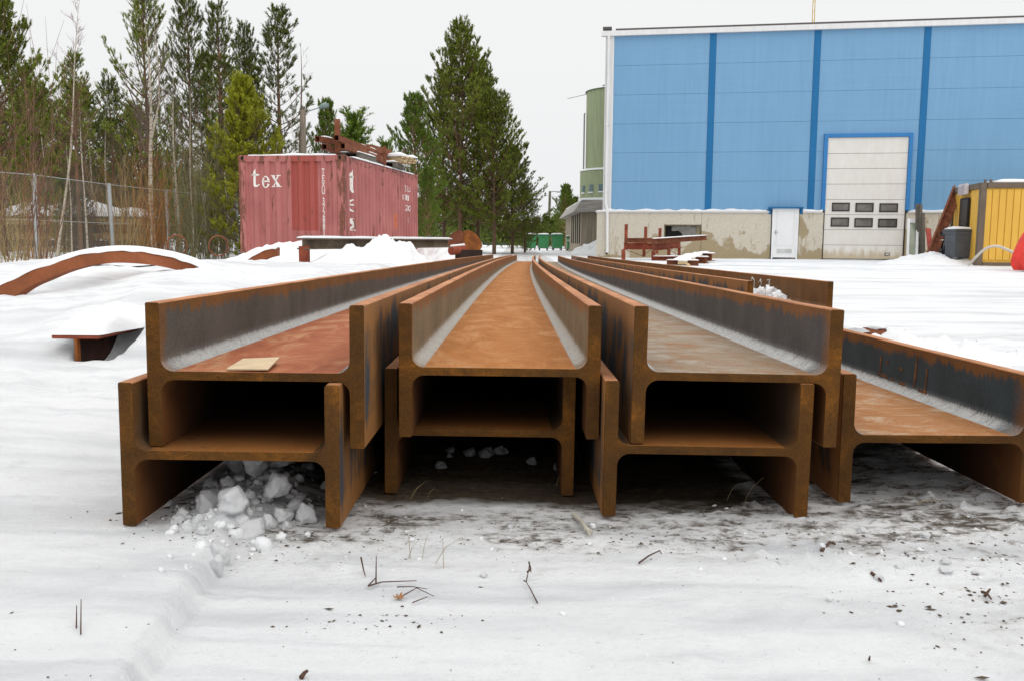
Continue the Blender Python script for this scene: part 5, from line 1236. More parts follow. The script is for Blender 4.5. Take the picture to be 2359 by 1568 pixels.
# ------------------------------------------------------------------ trees
def needle_mat(name, dark, light, tip=None):
    mt, t, b = newmat(name); g = N(t); v = g.coord()
    n = g.noise(v, .9, 3, .6); n2 = g.noise(v, 5, 3, .6)
    c = g.mix(g.ramp(n2, (.35, 0.), (.65, 1.)), dark, light); c = g.mix(g.ramp(n, (.35, 0.), (.65, 1.)), c, tuple(q*1.25 for q in light))
    g.l.new(c, b.inputs['Base Color']); b.inputs['Roughness'].default_value = .6; b.inputs['Specular IOR Level'].default_value = .2
    return mt
BARKP = rust('pine_bark', (.10, .07, .05), (.16, .10, .065), (.26, .13, .06), 4, (1, 1, .3)); BARKO = rust('orange_bark', (.20, .12, .075), (.30, .17, .09), (.38, .24, .14), 3, (1, 1, .3))
BARKG = rust('twig_bark', (.085, .06, .05), (.13, .085, .065), (.18, .12, .085), 4)
NM = {'olive': needle_mat('needles_olive', (.080, .100, .012), (.20, .24, .030)), 'dark': needle_mat('needles_dark', (.044, .064, .012), (.12, .15, .024)),
      'green': needle_mat('needles_green', (.066, .11, .014), (.15, .225, .028)), 'yellow': needle_mat('needles_yellow', (.17, .18, .014), (.32, .33, .024)), 'brown': needle_mat('needles_brown', (.05, .04, .02), (.10, .075, .035))}
def conifer_mesh(seed, H, R, cb=.12, dens=1.0, sparse=0.0, peak=.62, up=.62, nl=.085, nw=.019, shape=.85, lean=0.0, tuftL=.34, nn=24):
    """returns (trunk MB, crown MB): real whorled branches carrying needle brushes"""
    r = random.Random(seed); T = MB(); needles_v = []; pt = []
    for i in range(9):
        t = i/8; pt.append(Vector((lean*t*H+.10*math.sin(t*5+seed)*t, .08*math.sin(t*4+seed*2)*t, t*H)))
    def trunk(z):
        t = z/H*8; i = min(7, int(t)); return pt[i].lerp(pt[i+1], t-i)
    T.tube(pt, [(.0105*H+.015)*(1-i/8.6) for i in range(9)], 7)
    twigs = []
    z = cb*H
    while z < H*.985:
        t = (z/H-cb)/(1-cb); L0 = R*((1-t)**shape)*(min(1, .55+t*2.2)); nb = r.choice((4, 5, 5, 6)) if t < .9 else 4
        a0 = r.random()*6.28
        for k in range(nb):
            if r.random() < sparse*(1-t*.5): continue
            az = a0+k*2*math.pi/nb+r.uniform(-.35, .35); L = L0*r.uniform(.5, 1.22)+.12
            el = (.02+up*t*1.5)+r.uniform(-.12, .18); base = trunk(z+r.uniform(-.1, .1)*(1-t)); d = Vector((math.cos(az)*math.cos(el), math.sin(az)*math.cos(el), math.sin(el)))
            P_ = [base]; n_ = 5; dd = d.copy()
            for s in range(n_):
                dd = (dd+Vector((0, 0, .10+.10*r.random()))+Vector((r.uniform(-.1, .1), r.uniform(-.1, .1), 0))).normalized(); P_.append(P_[-1]+dd*L/n_)
            T.tube(P_, [.012*L+.006]*2+[.008*L+.004]*2+[.005, .004], 3, cap=False)
            step = .30/dens; s = L*(.38 if t < .6 else .12)+r.random()*.1
            while s < L:
                q = s/L*n_; i = min(n_-1, int(q)); b_ = P_[i].lerp(P_[i+1], q-i); dr_ = (P_[i+1]-P_[i]).normalized()
                side = dr_.cross(Vector((0, 0, 1))).normalized()
                for sg in (-1, 1):
                    if r.random() < .15: continue
                    ln_ = tuftL*r.uniform(.6, 1.25)*(1.0+.8*(1-s/L)*min(1, L))
                    td = (dr_*r.uniform(.5, 1.0)+side*sg*r.uniform(.5, 1.0)+Vector((0, 0, r.uniform(.1, .7)))).normalized()
                    e_ = b_+td*ln_; T.tube([b_, e_], [.007, .004], 3, cap=False)
                    for m_ in range(4):
                        td2 = (td*.7+side*r.uniform(-.8, .8)+dr_*r.uniform(-.4, .6)+Vector((0, 0, r.uniform(.2, 1.2)))).normalized(); twigs.append((b_+td*ln_*r.uniform(.55, 1.0), td2, .19*r.uniform(.7, 1.4)))
                s += step*r.uniform(.8, 1.25)
            for m_ in range(4):
                td2 = ((P_[-1]-P_[-2]).normalized()+Vector((r.uniform(-.5, .5), r.uniform(-.5, .5), r.uniform(0, .9)))).normalized(); twigs.append((P_[-1]-td2*.03, td2, .24*r.uniform(.8, 1.4)))
            twigs.append((P_[-2], (P_[-1]-P_[-2]).normalized(), L/n_+.12))
        z += (.44-.16*t)*r.uniform(.8, 1.25)*(H/11)**.5
    tp_ = trunk(H*.97); twigs.append((tp_, Vector((.02, 0, 1)), .45))
    for k in range(4): a = k*1.57; twigs.append((tp_-Vector((0, 0, .1)), Vector((math.cos(a)*.4, math.sin(a)*.4, 1)).normalized(), .3))
    B0 = np.array([tuple(q[0]) for q in twigs]); D0 = np.array([tuple(q[1]) for q in twigs]); L0 = np.array([q[2] for q in twigs])
    rs = np.random.RandomState(seed); K = nn; n = len(twigs)
    t = rs.rand(n, K)*.95+.03; ref = np.where(np.abs(D0[:, 2:3]) < .9, [[0, 0, 1.]], [[1., 0, 0]]); U = np.cross(D0, ref); U /= np.linalg.norm(U, axis=1, keepdims=True); V = np.cross(D0, U)
    an = rs.rand(n, K)*2*np.pi; rad = U[:, None]*np.cos(an)[..., None]+V[:, None]*np.sin(an)[..., None]
    bs = B0[:, None]+D0[:, None]*(t*L0[:, None])[..., None]; ln_ = nl*(.7+.6*rs.rand(n, K))[..., None]
    tip = bs+(D0[:, None]*.75+rad*.70)*ln_; tang = np.cross(D0[:, None]+0*rad, rad); w = nw*(.7+.6*rs.rand(n, K))[..., None]
    vs = np.stack([bs-tang*w*.5, bs+tang*w*.5, tip], 2).reshape(-1, 3)
    return T, vs
def crown_mesh(name, vs, mat_):
    m_ = len(vs)//3; me = bpy.data.meshes.new(name); me.vertices.add(len(vs)); me.vertices.foreach_set('co', vs.astype('f').ravel()); me.loops.add(len(vs)); me.polygons.add(m_)
    me.loops.foreach_set('vertex_index', np.arange(len(vs), dtype='i')); me.polygons.foreach_set('loop_start', np.arange(m_, dtype='i')*3); me.update(calc_edges=True); me.materials.append(mat_); return me
PROTO = {}
def proto(key, bark, col_, **kw):
    T, vs = conifer_mesh(**kw); to = T.build('trunk', bark, None, False); tm = to.data; bpy.data.objects.remove(to)
    PROTO[key] = (tm, crown_mesh('crown', vs, NM[col_]), float(np.partition(vs[:, 2], -120)[-120]), kw['R'])
proto('big', BARKP, 'olive', seed=11, H=11, R=3.7, cb=.16, dens=1.4, nn=34, shape=.66)
proto('big2', BARKP, 'olive', seed=12, H=11, R=3.5, cb=.17, dens=1.4, shape=.58, nn=34)
proto('lush', BARKO, 'green', seed=13, H=8, R=2.8, cb=.18, dens=1.4, nn=32, shape=.66)
proto('tall', BARKP, 'dark', seed=14, H=11, R=2.2, cb=.25, dens=1.0, sparse=.15, shape=.62, nn=24)
proto('tall2', BARKP, 'dark', seed=15, H=11, R=2.0, cb=.25, dens=.95, sparse=.2, shape=.6, nn=24)
proto('thin', BARKP, 'olive', seed=16, H=11, R=1.7, cb=.42, dens=.8, sparse=.3, shape=.55, nn=20)
proto('wide', BARKP, 'olive', seed=17, H=11, R=3.0, cb=.34, dens=.8, sparse=.3, shape=.55, nn=20, up=.8)
proto('young', BARKG, 'yellow', seed=18, H=6, R=2.2, cb=.04, dens=1.9, up=.9, nn=24, nl=.09, shape=.68)
proto('sprout', BARKG, 'green', seed=19, H=4, R=1.0, cb=.05, dens=1.4, up=.9, nn=20)
def pine(key, px, pytop, Y, label, group=None, ws=1.0, rz=0.0, baseY=None, basez=-.1, crown=None, bark=None):
    tm, cm, H, R = PROTO[key]; q = P(px, pytop, Y); h = q.z-basez; s = h/H
    o = thing('pine_tree', label, 'tree', (q.x, Y, basez), rz, group); o.scale = (s*ws, s*ws, s)
    a = bpy.data.objects.new('trunk', tm); COL.objects.link(a); a.parent = o
    b_ = bpy.data.objects.new('crown', cm); COL.objects.link(b_); b_.parent = o
    return o
# centre group
GC = 'pines in the central clump'
pine('big', 1062, 38, 42, 'tallest olive green pine of the central clump', GC)
pine('lush', 955, 212, 37, 'bright green pine on the left of the central clump, just right of the container', GC, .95, 1)
pine('big2', 1140, 205, 41, 'right shoulder pine of the central clump', GC, 1.15, 2)
pine('big2', 1022, 150, 44, 'pine directly left of the tallest central one, with a thin pointed top', GC, 1.0, 3)
pine('big', 1182, 330, 43, 'lowest right pine of the central clump, reaching towards the utility pole', GC, 1.45, 4)
pine('big', 1102, 130, 45, 'pine behind the tallest central one, slightly to its right', GC, 1.1, 5)
pine('lush', 985, 380, 33, 'small bright green pine with an orange trunk beside the container corner', GC, .8, 2.2)
pine('big2', 1210, 420, 47, 'dark low pine at the right foot of the central clump', GC, 1.4, 1.1)
pine('sprout', 1212, 505, 52, 'small light green sapling left of the green bins')
pine('lush', 1305, 424, 72, 'lone small pine between the utility pole and the annex', None, 1.25, .7)
pine('big2', 1275, 500, 80, 'low dark pine behind the third green bin', 'low pines behind the bins', 1.6); pine('big', 1330, 495, 82, 'low dark pine behind the slim green bin', 'low pines behind the bins', 1.6, 2)
# left forest, front row
GL = 'pines on the left'
pine('big', -25, -60, 27, 'big dark pine cut by the left edge of the photo', GL, 1.1, 1)
pine('thin', 165, 108, 26, 'thin pine with a bare orange trunk, second from the left edge', GL, 1.15, 2)
pine('wide', 328, -45, 30, 'broad pine behind the forked birch trunk', GL, 1.0, 3)
pine('tall', 427, -30, 31, 'tall dark pine right of the broad one', GL, 1.0, 4)
pine('tall2', 497, 0, 31.5, 'tall dark pine in the middle of the left forest, top touching the photo edge', GL, 1.05, 5)
pine('tall', 562, 45, 33, 'dark pine directly behind the yellow green young pine', GL, .95, .5)
pine('young', 558, 168, 25.5, 'yellow green bushy young pine left of the red container', GL, 1.12, 0)
pine('tall2', 641, 8, 33, 'tall sparse pine standing above the left end of the container', GL, 1.25, 1.5)
pine('lush', 752, 225, 31, 'olive young pine behind the street lamp', GL, .75, 1)
pine('sprout', 805, 250, 30, 'thin sapling pine right of the street lamp', GL, 1.5, 2)
pine('sprout', 882, 318, 32, 'small pine top just above the timber bundle on the container', GL, 1.2, 2)
pine('sprout', 838, 330, 34, 'lowest pine top peeping over the middle of the container', GL, 1.3, 1)
pine('wide', 62, 150, 33, 'dark pine between the left edge pine and the thin orange trunk', GL, .9, 2)
pine('tall', 250, 170, 36, 'dark pine behind the gap left of the broad pine', GL, 1.2, 2)
# back rows: nothing tells these apart
r = random.Random(77); GB = 'pines of the back rows in the left forest'
for i in range(15):
    px = -120+i*53+r.uniform(-14, 14); Y = r.uniform(39, 52); top = r.uniform(170, 330) if 60 < px < 240 else r.uniform(110, 270)
    if px > 590: top = r.uniform(230, 330)
    if px > 690: top = r.uniform(330, 350)
    pine(r.choice(['tall', 'tall2', 'wide', 'thin', 'big2']), px, top, Y, 'pine in the back rows of the left forest, half hidden by nearer trunks', GB, r.uniform(1.0, 1.4), r.random()*6)
for i in range(12):
    px = -80+i*50+r.uniform(-14, 14); pine(r.choice(['big', 'lush', 'big2']), px, r.uniform(400, 470), r.uniform(31, 40), 'low bushy pine on the floor of the left forest behind the fence', 'low pines behind the fence', 1.5, r.random()*6)

# bare trees
def bare_mesh(seed, H, r0, n1=26, spread=.5, cb=.3, fine=6, lean=(0, 0), fork=None, droop=.0, tw=.006):
    r = random.Random(seed); T = MB(); C = MB(); pts = []; K = 12
    for i in range(K+1):
        t = i/K; pts.append(Vector((lean[0]*t+.06*math.sin(t*7+seed)*H*.12, lean[1]*t+.05*math.sin(t*5+seed)*H*.1, H*t)))
    T.tube(pts, [max(.006, r0*(1-t/K)**.8) for t in range(K+1)], 7)
    stems = [pts]
    if fork:
        i0 = int(fork*K); q = [pts[i0]]
        for j in range(i0, K): q.append(pts[j+1]+Vector((min(.35, .16*(j-i0+1)), .05, -.05*(j-i0))))
        T.tube(q, [max(.006, r0*.75*(1-(i0+k)/K/1.05)**.8) for k in range(len(q))], 6); stems.append([q[0]]*i0+q)
    def branch(b, d, L, rad, lev):
        P_ = [b]; dd = d.copy(); n_ = 5
        for s in range(n_): dd = (dd+Vector((r.uniform(-.22, .22), r.uniform(-.22, .22), r.uniform(-.05, .2)-droop))).normalized(); P_.append(P_[-1]+dd*L/n_)
        C.tube(P_, [rad*(1-.8*k/n_) for k in range(n_+1)], 3, cap=False)
        if lev > 0:
            for k in range(fine if lev == 2 else 4):
                i = r.randrange(1, n_); ax = Vector((r.uniform(-1, 1), r.uniform(-1, 1), r.uniform(-.2, 1))).normalized()
                branch(P_[i], ((P_[i+1]-P_[i]).normalized()*.9+ax*.8).normalized(), L*r.uniform(.35, .6), max(tw*.6, rad*.5), lev-1)
    for k in range(n1):
        t = cb+(1-cb)*(k+r.random())/n1; st_ = r.choice(stems); q = t*K; i = min(K-1, int(q)); i = min(i, len(st_)-2); b = st_[i].lerp(st_[i+1], q-int(q)); az = r.random()*6.28
        L = H*spread*(1-t)**.7*r.uniform(.5, 1)*.55+.25; branch(b, Vector((math.cos(az)*.75, math.sin(az)*.75, .75)).normalized(), L, max(tw, r0*.28*(1-t)+tw*.6), 2)
    a = T.build('trunk', BARKG, None, False).data; c = C.build('crown', BARKG, None, False).data
    for o in list(COL.objects):
        if o.data in (a, c): bpy.data.objects.remove(o)
    return a, c
def birch_mat():
    mt, t, b = newmat('birch_bark'); g = N(t); v = g.coord(); n = g.noise(g.mapv(v, (2, 2, 9)), 1.4, 4, .7); n2 = g.noise(g.mapv(v, (6, 6, 3)), 2, 5, .7)
    c = g.mix(g.ramp(n, (.54, 0.), (.60, .9)), (.50, .44, .35), (.07, .055, .045)); c = g.mix(g.ramp(n2, (.5, 0.), (.6, .6)), c, (.30, .22, .15)); g.l.new(c, b.inputs['Base Color']); b.inputs['Roughness'].default_value = .8; return mt
BIRCH = birch_mat(); TWR = simple('red_twigs', (.17, .085, .055), .8, .25, 3); TWB = simple('brown_twigs', (.15, .11, .085), .8, .25, 3); TWT = simple('tan_twigs', (.30, .225, .10), .8, .25, 3); TWO = simple('orange_twigs', (.30, .14, .045), .8, .25, 3); TWG = simple('olive_twigs', (.20, .19, .09), .8, .25, 3)
BP = {}
def bproto(k, bark, tw_, **kw):
    a, c = bare_mesh(**kw); a.materials.clear(); a.materials.append(bark); c.materials.clear(); c.materials.append(tw_); BP[k] = (a, c, kw['H'])
bproto('birch_fork', BIRCH, TWB, seed=3, H=10, r0=.12, n1=34, fork=.5, cb=.42, spread=.55)
bproto('birch', BIRCH, TWB, seed=4, H=10, r0=.075, n1=26, cb=.35, spread=.4)
bproto('birch_thin', BIRCH, TWR, seed=5, H=9, r0=.05, n1=22, cb=.4, spread=.35, lean=(1.2, 0))
bproto('brown', TWB, TWB, seed=6, H=8, r0=.06, n1=40, cb=.15, spread=.5, fine=7)
bproto('redb', TWR, TWR, seed=7, H=8, r0=.05, n1=36, cb=.12, spread=.45, fine=7)
bproto('dead', BARKG, TWB, seed=8, H=9, r0=.09, n1=14, cb=.3, spread=.45, fine=3)
def bare(key, px, top, Y, label, group=None, basez=-.1, rz=0, ws=1.0, name='bare_tree', cat='tree'):
    a, c, H = BP[key]; q = P(px, top, Y); s = (q.z-basez)/H; o = thing(name, label, cat, (q.x, Y, basez), rz, group); o.scale = (s*ws, s*ws, s)
    for nm, me in (('trunk', a), ('crown', c)): k = bpy.data.objects.new(nm, me); COL.objects.link(k); k.parent = o
    return o
GBT = 'leafless birches by the fence'
bare('birch_fork', 336, 40, 26.5, 'pale birch with a thick forked trunk in front of the broad pine', GBT, rz=.3)
bare('birch_thin', 105, -10, 24, 'leaning leafless sapling rising to the top of the photo at the left', GBT)
bare('birch', 184, 230, 25, 'slim birch with a pale trunk left of the middle fence post', GBT, rz=2)
bare('birch', 155, 330, 24, 'short slim birch between the first fence post and the slim pale birch', GBT, rz=1)
bare('birch', 396, 130, 27, 'birch with a spotted trunk behind the third fence post', GBT, rz=3)
bare('birch', 434, 200, 26, 'straight pale thin birch right of the third fence post', GBT, rz=4)
bare('birch_thin', 470, 260, 26, 'bent pale thin birch left of the container', GBT, ws=.7, rz=2.5)
bare('dead', 690, 100, 29.5, 'dead tree with bare branches beside the street lamp pole', GBT, rz=0)
r = random.Random(5)
for i in range(30):
    px = -100+i*23+r.uniform(-10, 10); bare(r.choice(['brown', 'redb', 'redb', 'birch']), px, r.uniform(190, 370), r.uniform(28, 37), 'leafless brown tree among the trunks of the left forest', 'leafless trees in the left forest', rz=r.random()*6, ws=1.25)
# brush: many stems from one root
def brush_mesh(seed, H, n, spread, mat_):
    r = random.Random(seed); M_ = MB()
    for k in range(n):
        az = r.random()*6.28; sp = r.random()*spread; b = Vector((r.uniform(-.35, .35), r.uniform(-.3, .3), 0)); P_ = [b]; d = Vector((math.cos(az)*sp, math.sin(az)*sp, 1)).normalized(); L = H*r.uniform(.45, 1.05); m_ = 6
        for s in range(m_): d = (d+Vector((r.uniform(-.08, .08), r.uniform(-.08, .08), .02))).normalized(); P_.append(P_[-1]+d*L/m_)
        M_.tube(P_, [.013*(1-.85*j/m_) for j in range(m_+1)], 3, cap=False)
        for j in range(6):
            i = r.randrange(1, m_); a = r.random()*6.28; dd = (d+Vector((math.cos(a)*.55, math.sin(a)*.55, .1))).normalized(); q = P_[i].lerp(P_[i+1], r.random()); l2 = L*r.uniform(.12, .34)
            M_.tube([q, q+dd*l2*.5, q+(dd+Vector((0, 0, .25))).normalized()*l2], [.006, .004, .002], 3, cap=False)
    o = M_.build('shrub', mat_, None, False); me = o.data; bpy.data.objects.remove(o); return me
SH = {'tan': brush_mesh(1, 3.0, 20, .6, TWT), 'red': brush_mesh(2, 4.4, 14, .45, TWR), 'orange': brush_mesh(3, 3.2, 24, .22, TWO), 'olive': brush_mesh(4, 3.4, 30, .3, TWG), 'brown': brush_mesh(5, 3.4, 34, .5, TWB)}
def shrub(k, px, Y, s, label, group=None, rz=0, z=-.05):
    q = P(px, 560, Y); o = bpy.data.objects.new('shrub', SH[k]); COL.objects.link(o); o.location = (q.x, Y, z); o.scale = (s, s, s); o.rotation_euler = (0, 0, rz); return tag(o, label, 'shrub', group)
GS = 'leafless shrubs along the fence'
shrub('red', -10, 12.5, .75, 'tall red brown shrub at the left edge in front of the fence', GS); shrub('tan', 5, 11.5, .5, 'tan spreading shrub at the left edge behind the large curved girder', GS, 1); shrub('red', 70, 15, .9, 'red brown shrub beside the first fence post', GS, 2)
shrub('tan', 60, 13.5, .45, 'low tan shrub just right of the left edge', GS, 4)
shrub('orange', 335, 22.5, .85, 'orange brown shrub between the middle and the third fence posts', GS); shrub('tan', 295, 21.5, .85, 'tan shrub right of the middle fence post', GS, 2); shrub('orange', 372, 23.5, .9, 'orange brown shrub just left of the third fence post', GS, 3)
shrub('olive', 455, 24.5, 1.0, 'olive shrub between the third post and the container', GS, 1); shrub('olive', 500, 25, 1.05, 'olive shrub against the left side of the container', GS, 2); shrub('olive', 425, 24, .8, 'small olive shrub right of the third fence post', GS, 5)
r = random.Random(9)
for i in range(17):
    px = -60+i*37+r.uniform(-9, 9); shrub(r.choice(['brown', 'olive', 'tan', 'red', 'orange', 'brown']), px, r.uniform(23.5+px*.012, 31), r.uniform(.6, 1.05), 'leafless undergrowth shrub behind the fence', 'undergrowth shrubs behind the fence', r.random()*6)
for i in range(6): shrub(r.choice(['olive', 'tan']), 655+i*12, 27.5+r.random(), 1.0, 'thin leafless shrub behind the container roof', 'thin shrubs behind the container', r.random()*6)
# far wood beyond everything
def far_wood():
    vs_all = []; rs = np.random.RandomState(3)
    for i in range(150):
        px = -900+i*22.0; Y = rs.uniform(75, 95); x = (px-IW/2)/F*Y; h = rs.uniform(6, 10) if px < 700 else rs.uniform(4.0, 6.0)
        if px > 1160 and px < 1300: h = 2.4
        n = 1500; t = rs.rand(n)**.7; a = rs.rand(n)*6.28; rad = (1-t)*1.9*np.sqrt(rs.rand(n)); c = np.stack([x+rad*np.cos(a), Y+rad*np.sin(a), .3+t*h], -1)
        d = rs.randn(n, 3); d /= np.linalg.norm(d, axis=1, keepdims=True); e_ = rs.randn(n, 3); e_ = np.cross(d, e_); e_ /= np.linalg.norm(e_, axis=1, keepdims=True)
        vs_all.append(np.stack([c, c+d*.45, c+e_*.16], 1).reshape(-1, 3))
    o = bpy.data.objects.new('far_wood', crown_mesh('far_wood', np.concatenate(vs_all), NM['dark'])); COL.objects.link(o); tag(o, 'dark belt of far off forest on the horizon', 'forest', kind='stuff')
far_wood()


# ------------------------------------------------------------------ foreground bits
def gpt(px, py, dzz=0.0):
    q = GZ(px, py, 0.0); z = float(ground_h(q.x, q.y)); q = GZ(px, py, z); return Vector((q.x, q.y, float(ground_h(q.x, q.y))+dzz))
CLODM = snow_mat('clod_snow', .7)
CLOD = []
for sd_ in range(6):
    M_ = MB(); block_lump(M_, 40+sd_, 4, 24); o = M_.build('snow_chunk', CLODM, None, False); CLOD.append(o.data); bpy.data.objects.remove(o)
CLODD = []
for me_ in CLOD: m2_ = me_.copy(); m2_.materials.clear(); m2_.materials.append(simple('shaded_snow', (.3, .3, .31), .8, .3, 12)) if not CLODD else m2_.materials.append(CLODD[0].materials[0]); CLODD.append(m2_)  # shaded copies of the snow lumps, greyed for the dark below the beams
def snow_crumbs():
    r_ = random.Random(99); M_ = MB(); base_ = []
    for k in range(5):
        b_ = MB(); block_lump(b_, 70+k, 2, 7); b_.v = [tuple(Vector(q_)*(1+.35*float(mnoise.noise(Vector(q_)*2+Vector((k, 0, 0)))))) for q_ in b_.v]; base_.append((b_.v, b_.f))
    def put(x, y, s_):
        vs, fs = base_[r_.randrange(5)]; a = r_.random()*6.28; ca, sa = math.cos(a), math.sin(a); z = float(ground_h(x, y)); fl = r_.uniform(.5, 1)
        M_.add([(x+(v[0]*ca-v[1]*sa)*s_, y+(v[0]*sa+v[1]*ca)*s_, z+v[2]*s_*fl-.15*s_) for v in vs], fs, 0, True)
    for _ in range(420): put(r_.gauss(-.60, .085), r_.gauss(1.95, .13), .003+.018*r_.random()**3)
    for _ in range(110): put(r_.gauss(.95, .25), r_.gauss(1.62, .17), .0018+.008*r_.random()**4)
    for _ in range(90): put(r_.uniform(-.5, .7), r_.gauss(1.74, .11), .0015+.006*r_.random()**4)
    for _ in range(120): put(r_.gauss(1.6, .25), r_.uniform(2.6, 5), .004+.018*r_.random()**3)
    for _ in range(40): put(r_.gauss(-.57, .02), r_.uniform(1.45, 1.8), .0015+.006*r_.random()**3)
    for _ in range(40): put(r_.uniform(-1.5, 1.3), r_.uniform(.95, 1.7), .0012+.0035*r_.random()**3)
    o = M_.build('snow_crumbs', CLODM, None, False); tag(o, 'loose crumbs of broken snow scattered over the packed surface', 'snow', kind='stuff')
snow_crumbs()
def chunk(px, py, size, k, label, group, flat=1.0, z=0.0, rz=0, mat_=None, tilt=0.0):
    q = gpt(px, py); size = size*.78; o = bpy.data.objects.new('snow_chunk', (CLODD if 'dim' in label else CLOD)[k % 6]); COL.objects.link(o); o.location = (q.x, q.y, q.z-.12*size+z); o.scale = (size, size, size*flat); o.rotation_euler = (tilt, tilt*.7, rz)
    return tag(o, label, 'snow chunk', group)
GK = 'snow chunks under the bottom left beam'
for a in ((478, 1168, .046, 0, 'pointed white snow chunk at the left of the broken heap', 1.1, 0, .3), (535, 1178, .056, 1, 'large grey snow chunk in the middle of the broken heap', .9, .01, 1.1),
          (585, 1222, .046, 2, 'pale slab of snow lying in front of the broken heap', .75, 0, 2.0), (508, 1262, .032, 3, 'long upright snow shard at the end of the plough edge', 1.3, 0, .2), (497, 1300, .026, 5, 'lower snow shard on the plough edge', 1.3, 0, .8),
          (700, 1195, .035, 4, 'lone pointed snow chunk near the right leg of the bottom left beam', 1.1, 0, .4), (640, 1150, .05, 5, 'broad snow slab deeper under the bottom left beam', .8, .04, 1.7),
          (590, 1128, .052, 0, 'big rounded snow mass at the back of the broken heap', .9, .04, 2.6), (545, 1105, .050, 3, 'bright white snow mass against the far flange', .8, .03, 3.1), (650, 1110, .048, 2, 'shaded snow mass under the middle of the web', .8, .05, .9),
          (616, 1212, .030, 1, 'round snow lump right of the pale slab', 1.0, 0, .1), (650, 1180, .035, 3, 'grey snow lump behind the pale slab', .9, 0, .5), (455, 1210, .026, 2, 'small oval snow lump left of the upright shard', 1.1, 0, .6),
          (430, 1232, .030, 4, 'low snow lump at the left front of the heap', .8, 0, 1.6), (470, 1235, .022, 0, 'tiny snow lump behind the upright shard', 1, 0, 2.2), (410, 1205, .028, 5, 'flat snow lump beside the left flange foot', .7, 0, 1.2), (660, 1215, .016, 1, 'smallest snow lump in the shade under the beam', 1, 0, 0)):
    chunk(a[0], a[1], a[2], a[3], a[4], GK, a[5], a[6], a[7], tilt=.2*math.sin(a[0]))
GK2 = 'snow lumps on the right foreground'
for a in ((2025, 1318, .016, 0, 'angular white lump with a brown underside left of the flat one', .8), (2072, 1305, .020, 2, 'flat white lump right of the angular one', .4), (2178, 1318, .020, 3, 'lower lump of the stacked pair on the right', .6), (2175, 1300, .017, 4, 'upper lump of the stacked pair on the right', .6),
          (1985, 1222, .020, 1, 'pale lump near the dark soil right of the beam foot', .6), (2130, 1235, .022, 5, 'curled icy lump right of the dark soil', .5), (1805, 1298, .016, 2, 'brown stained ice lump in front of the pale webbed beam', .8), (1115, 1328, .012, 3, 'small round snow lump in front of the middle beams', .7), (1215, 1210, .014, 4, 'snow lump at the edge of the shade under the middle beam', .6), (1175, 1215, .012, 5, 'second snow lump at the edge of the shade, left of the other', .6), (2250, 1320, .018, 0, 'soft lump near the right edge below the twigs', .5), (2100, 1275, .012, 1, 'tiny lump above the flat white one', .6)):
    chunk(a[0], a[1], a[2]*1.0, a[3], a[4], GK2, a[5], 0, a[0])
rr_ = random.Random(21)
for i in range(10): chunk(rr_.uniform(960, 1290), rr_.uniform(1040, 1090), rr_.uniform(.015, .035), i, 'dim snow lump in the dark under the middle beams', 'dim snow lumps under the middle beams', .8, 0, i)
# trodden soil crumbs, needles and bark
def crumbs():
    rs = np.random.RandomState(8); V_ = []; Fc = []
    spots = []
    def area(n, x0, x1, y0, y1, s0, s1):
        for _ in range(n): spots.append((rs.uniform(x0, x1), rs.uniform(y0, y1), s0*.7+(s1-s0)*rs.rand()**2.6))
    def gauss(n, cx, cy, sx_, sy, s0, s1):
        for _ in range(n): spots.append((rs.normal(cx, sx_), rs.normal(cy, sy), s0*.7+(s1-s0)*rs.rand()**2.6))
    area(300, -.55, 1.3, 1.62, 2.1, .0010, .0036); area(120, -1.0, 1.5, 1.05, 1.7, .0008, .0024); area(90, -1.2, .9, .95, 1.6, .0007, .0018)
    gauss(260, .85, 1.75, .22, .14, .0012, .0045); gauss(200, 1.25, 2.3, .18, .3, .0012, .005); gauss(170, .82, 1.42, .16, .09, .0012, .005); gauss(70, .98, 1.28, .1, .05, .0012, .004)
    gauss(260, -.72, 1.95, .07, .12, .0012, .005); gauss(160, -.2, 1.75, .2, .05, .0012, .004); gauss(90, -.5, 1.66, .1, .04, .001, .004); gauss(120, .28, 1.72, .1, .03, .001, .004)
    gauss(200, 1.6, 3.2, .25, .4, .002, .006); area(200, 1.2, 4.5, 2.2, 6, .002, .006); gauss(60, -.22, 1.35, .08, .03, .001, .0035)
    X_ = np.array([q[0] for q in spots]); Y_ = np.array([q[1] for q in spots]); Zg = ground_h(X_, Y_)
    for (x, y, s), z in zip(spots, Zg):
        b = len(V_); a = rs.uniform(0, 3.14); e_ = rs.uniform(1, 3.2) if rs.rand() < .35 else rs.uniform(1, 1.6); ca, sa = math.cos(a), math.sin(a)
        for (u, v, w) in ((-1, 0, 0), (0, -1, 0), (1, 0, 0), (0, 1, 0), (0, 0, 1), (.3, .2, -1)):
            u = u*e_*(1+.3*rs.randn()); v = v*(1+.3*rs.randn()); w = w*.55
            V_.append((x+(u*ca-v*sa)*s, y+(u*sa+v*ca)*s, float(z)+.3*s+w*s))
        for f in ((0, 1, 4), (1, 2, 4), (2, 3, 4), (3, 0, 4), (1, 0, 5), (2, 1, 5), (3, 2, 5), (0, 3, 5)): Fc.append(tuple(b+i for i in f))
    M_ = MB(); M_.add(V_, Fc); o = M_.build('soil_crumbs', simple('soil', (.085, .060, .038), .9, .7, 300), None, False); tag(o, 'scattered soil and bark crumbs trodden into the snow', 'debris', kind='stuff')
crumbs()
TW1 = simple('twig_red', (.085, .045, .032), .8, .3, 20); STRAW = simple('straw', (.36, .29, .14), .8, .2, 10)
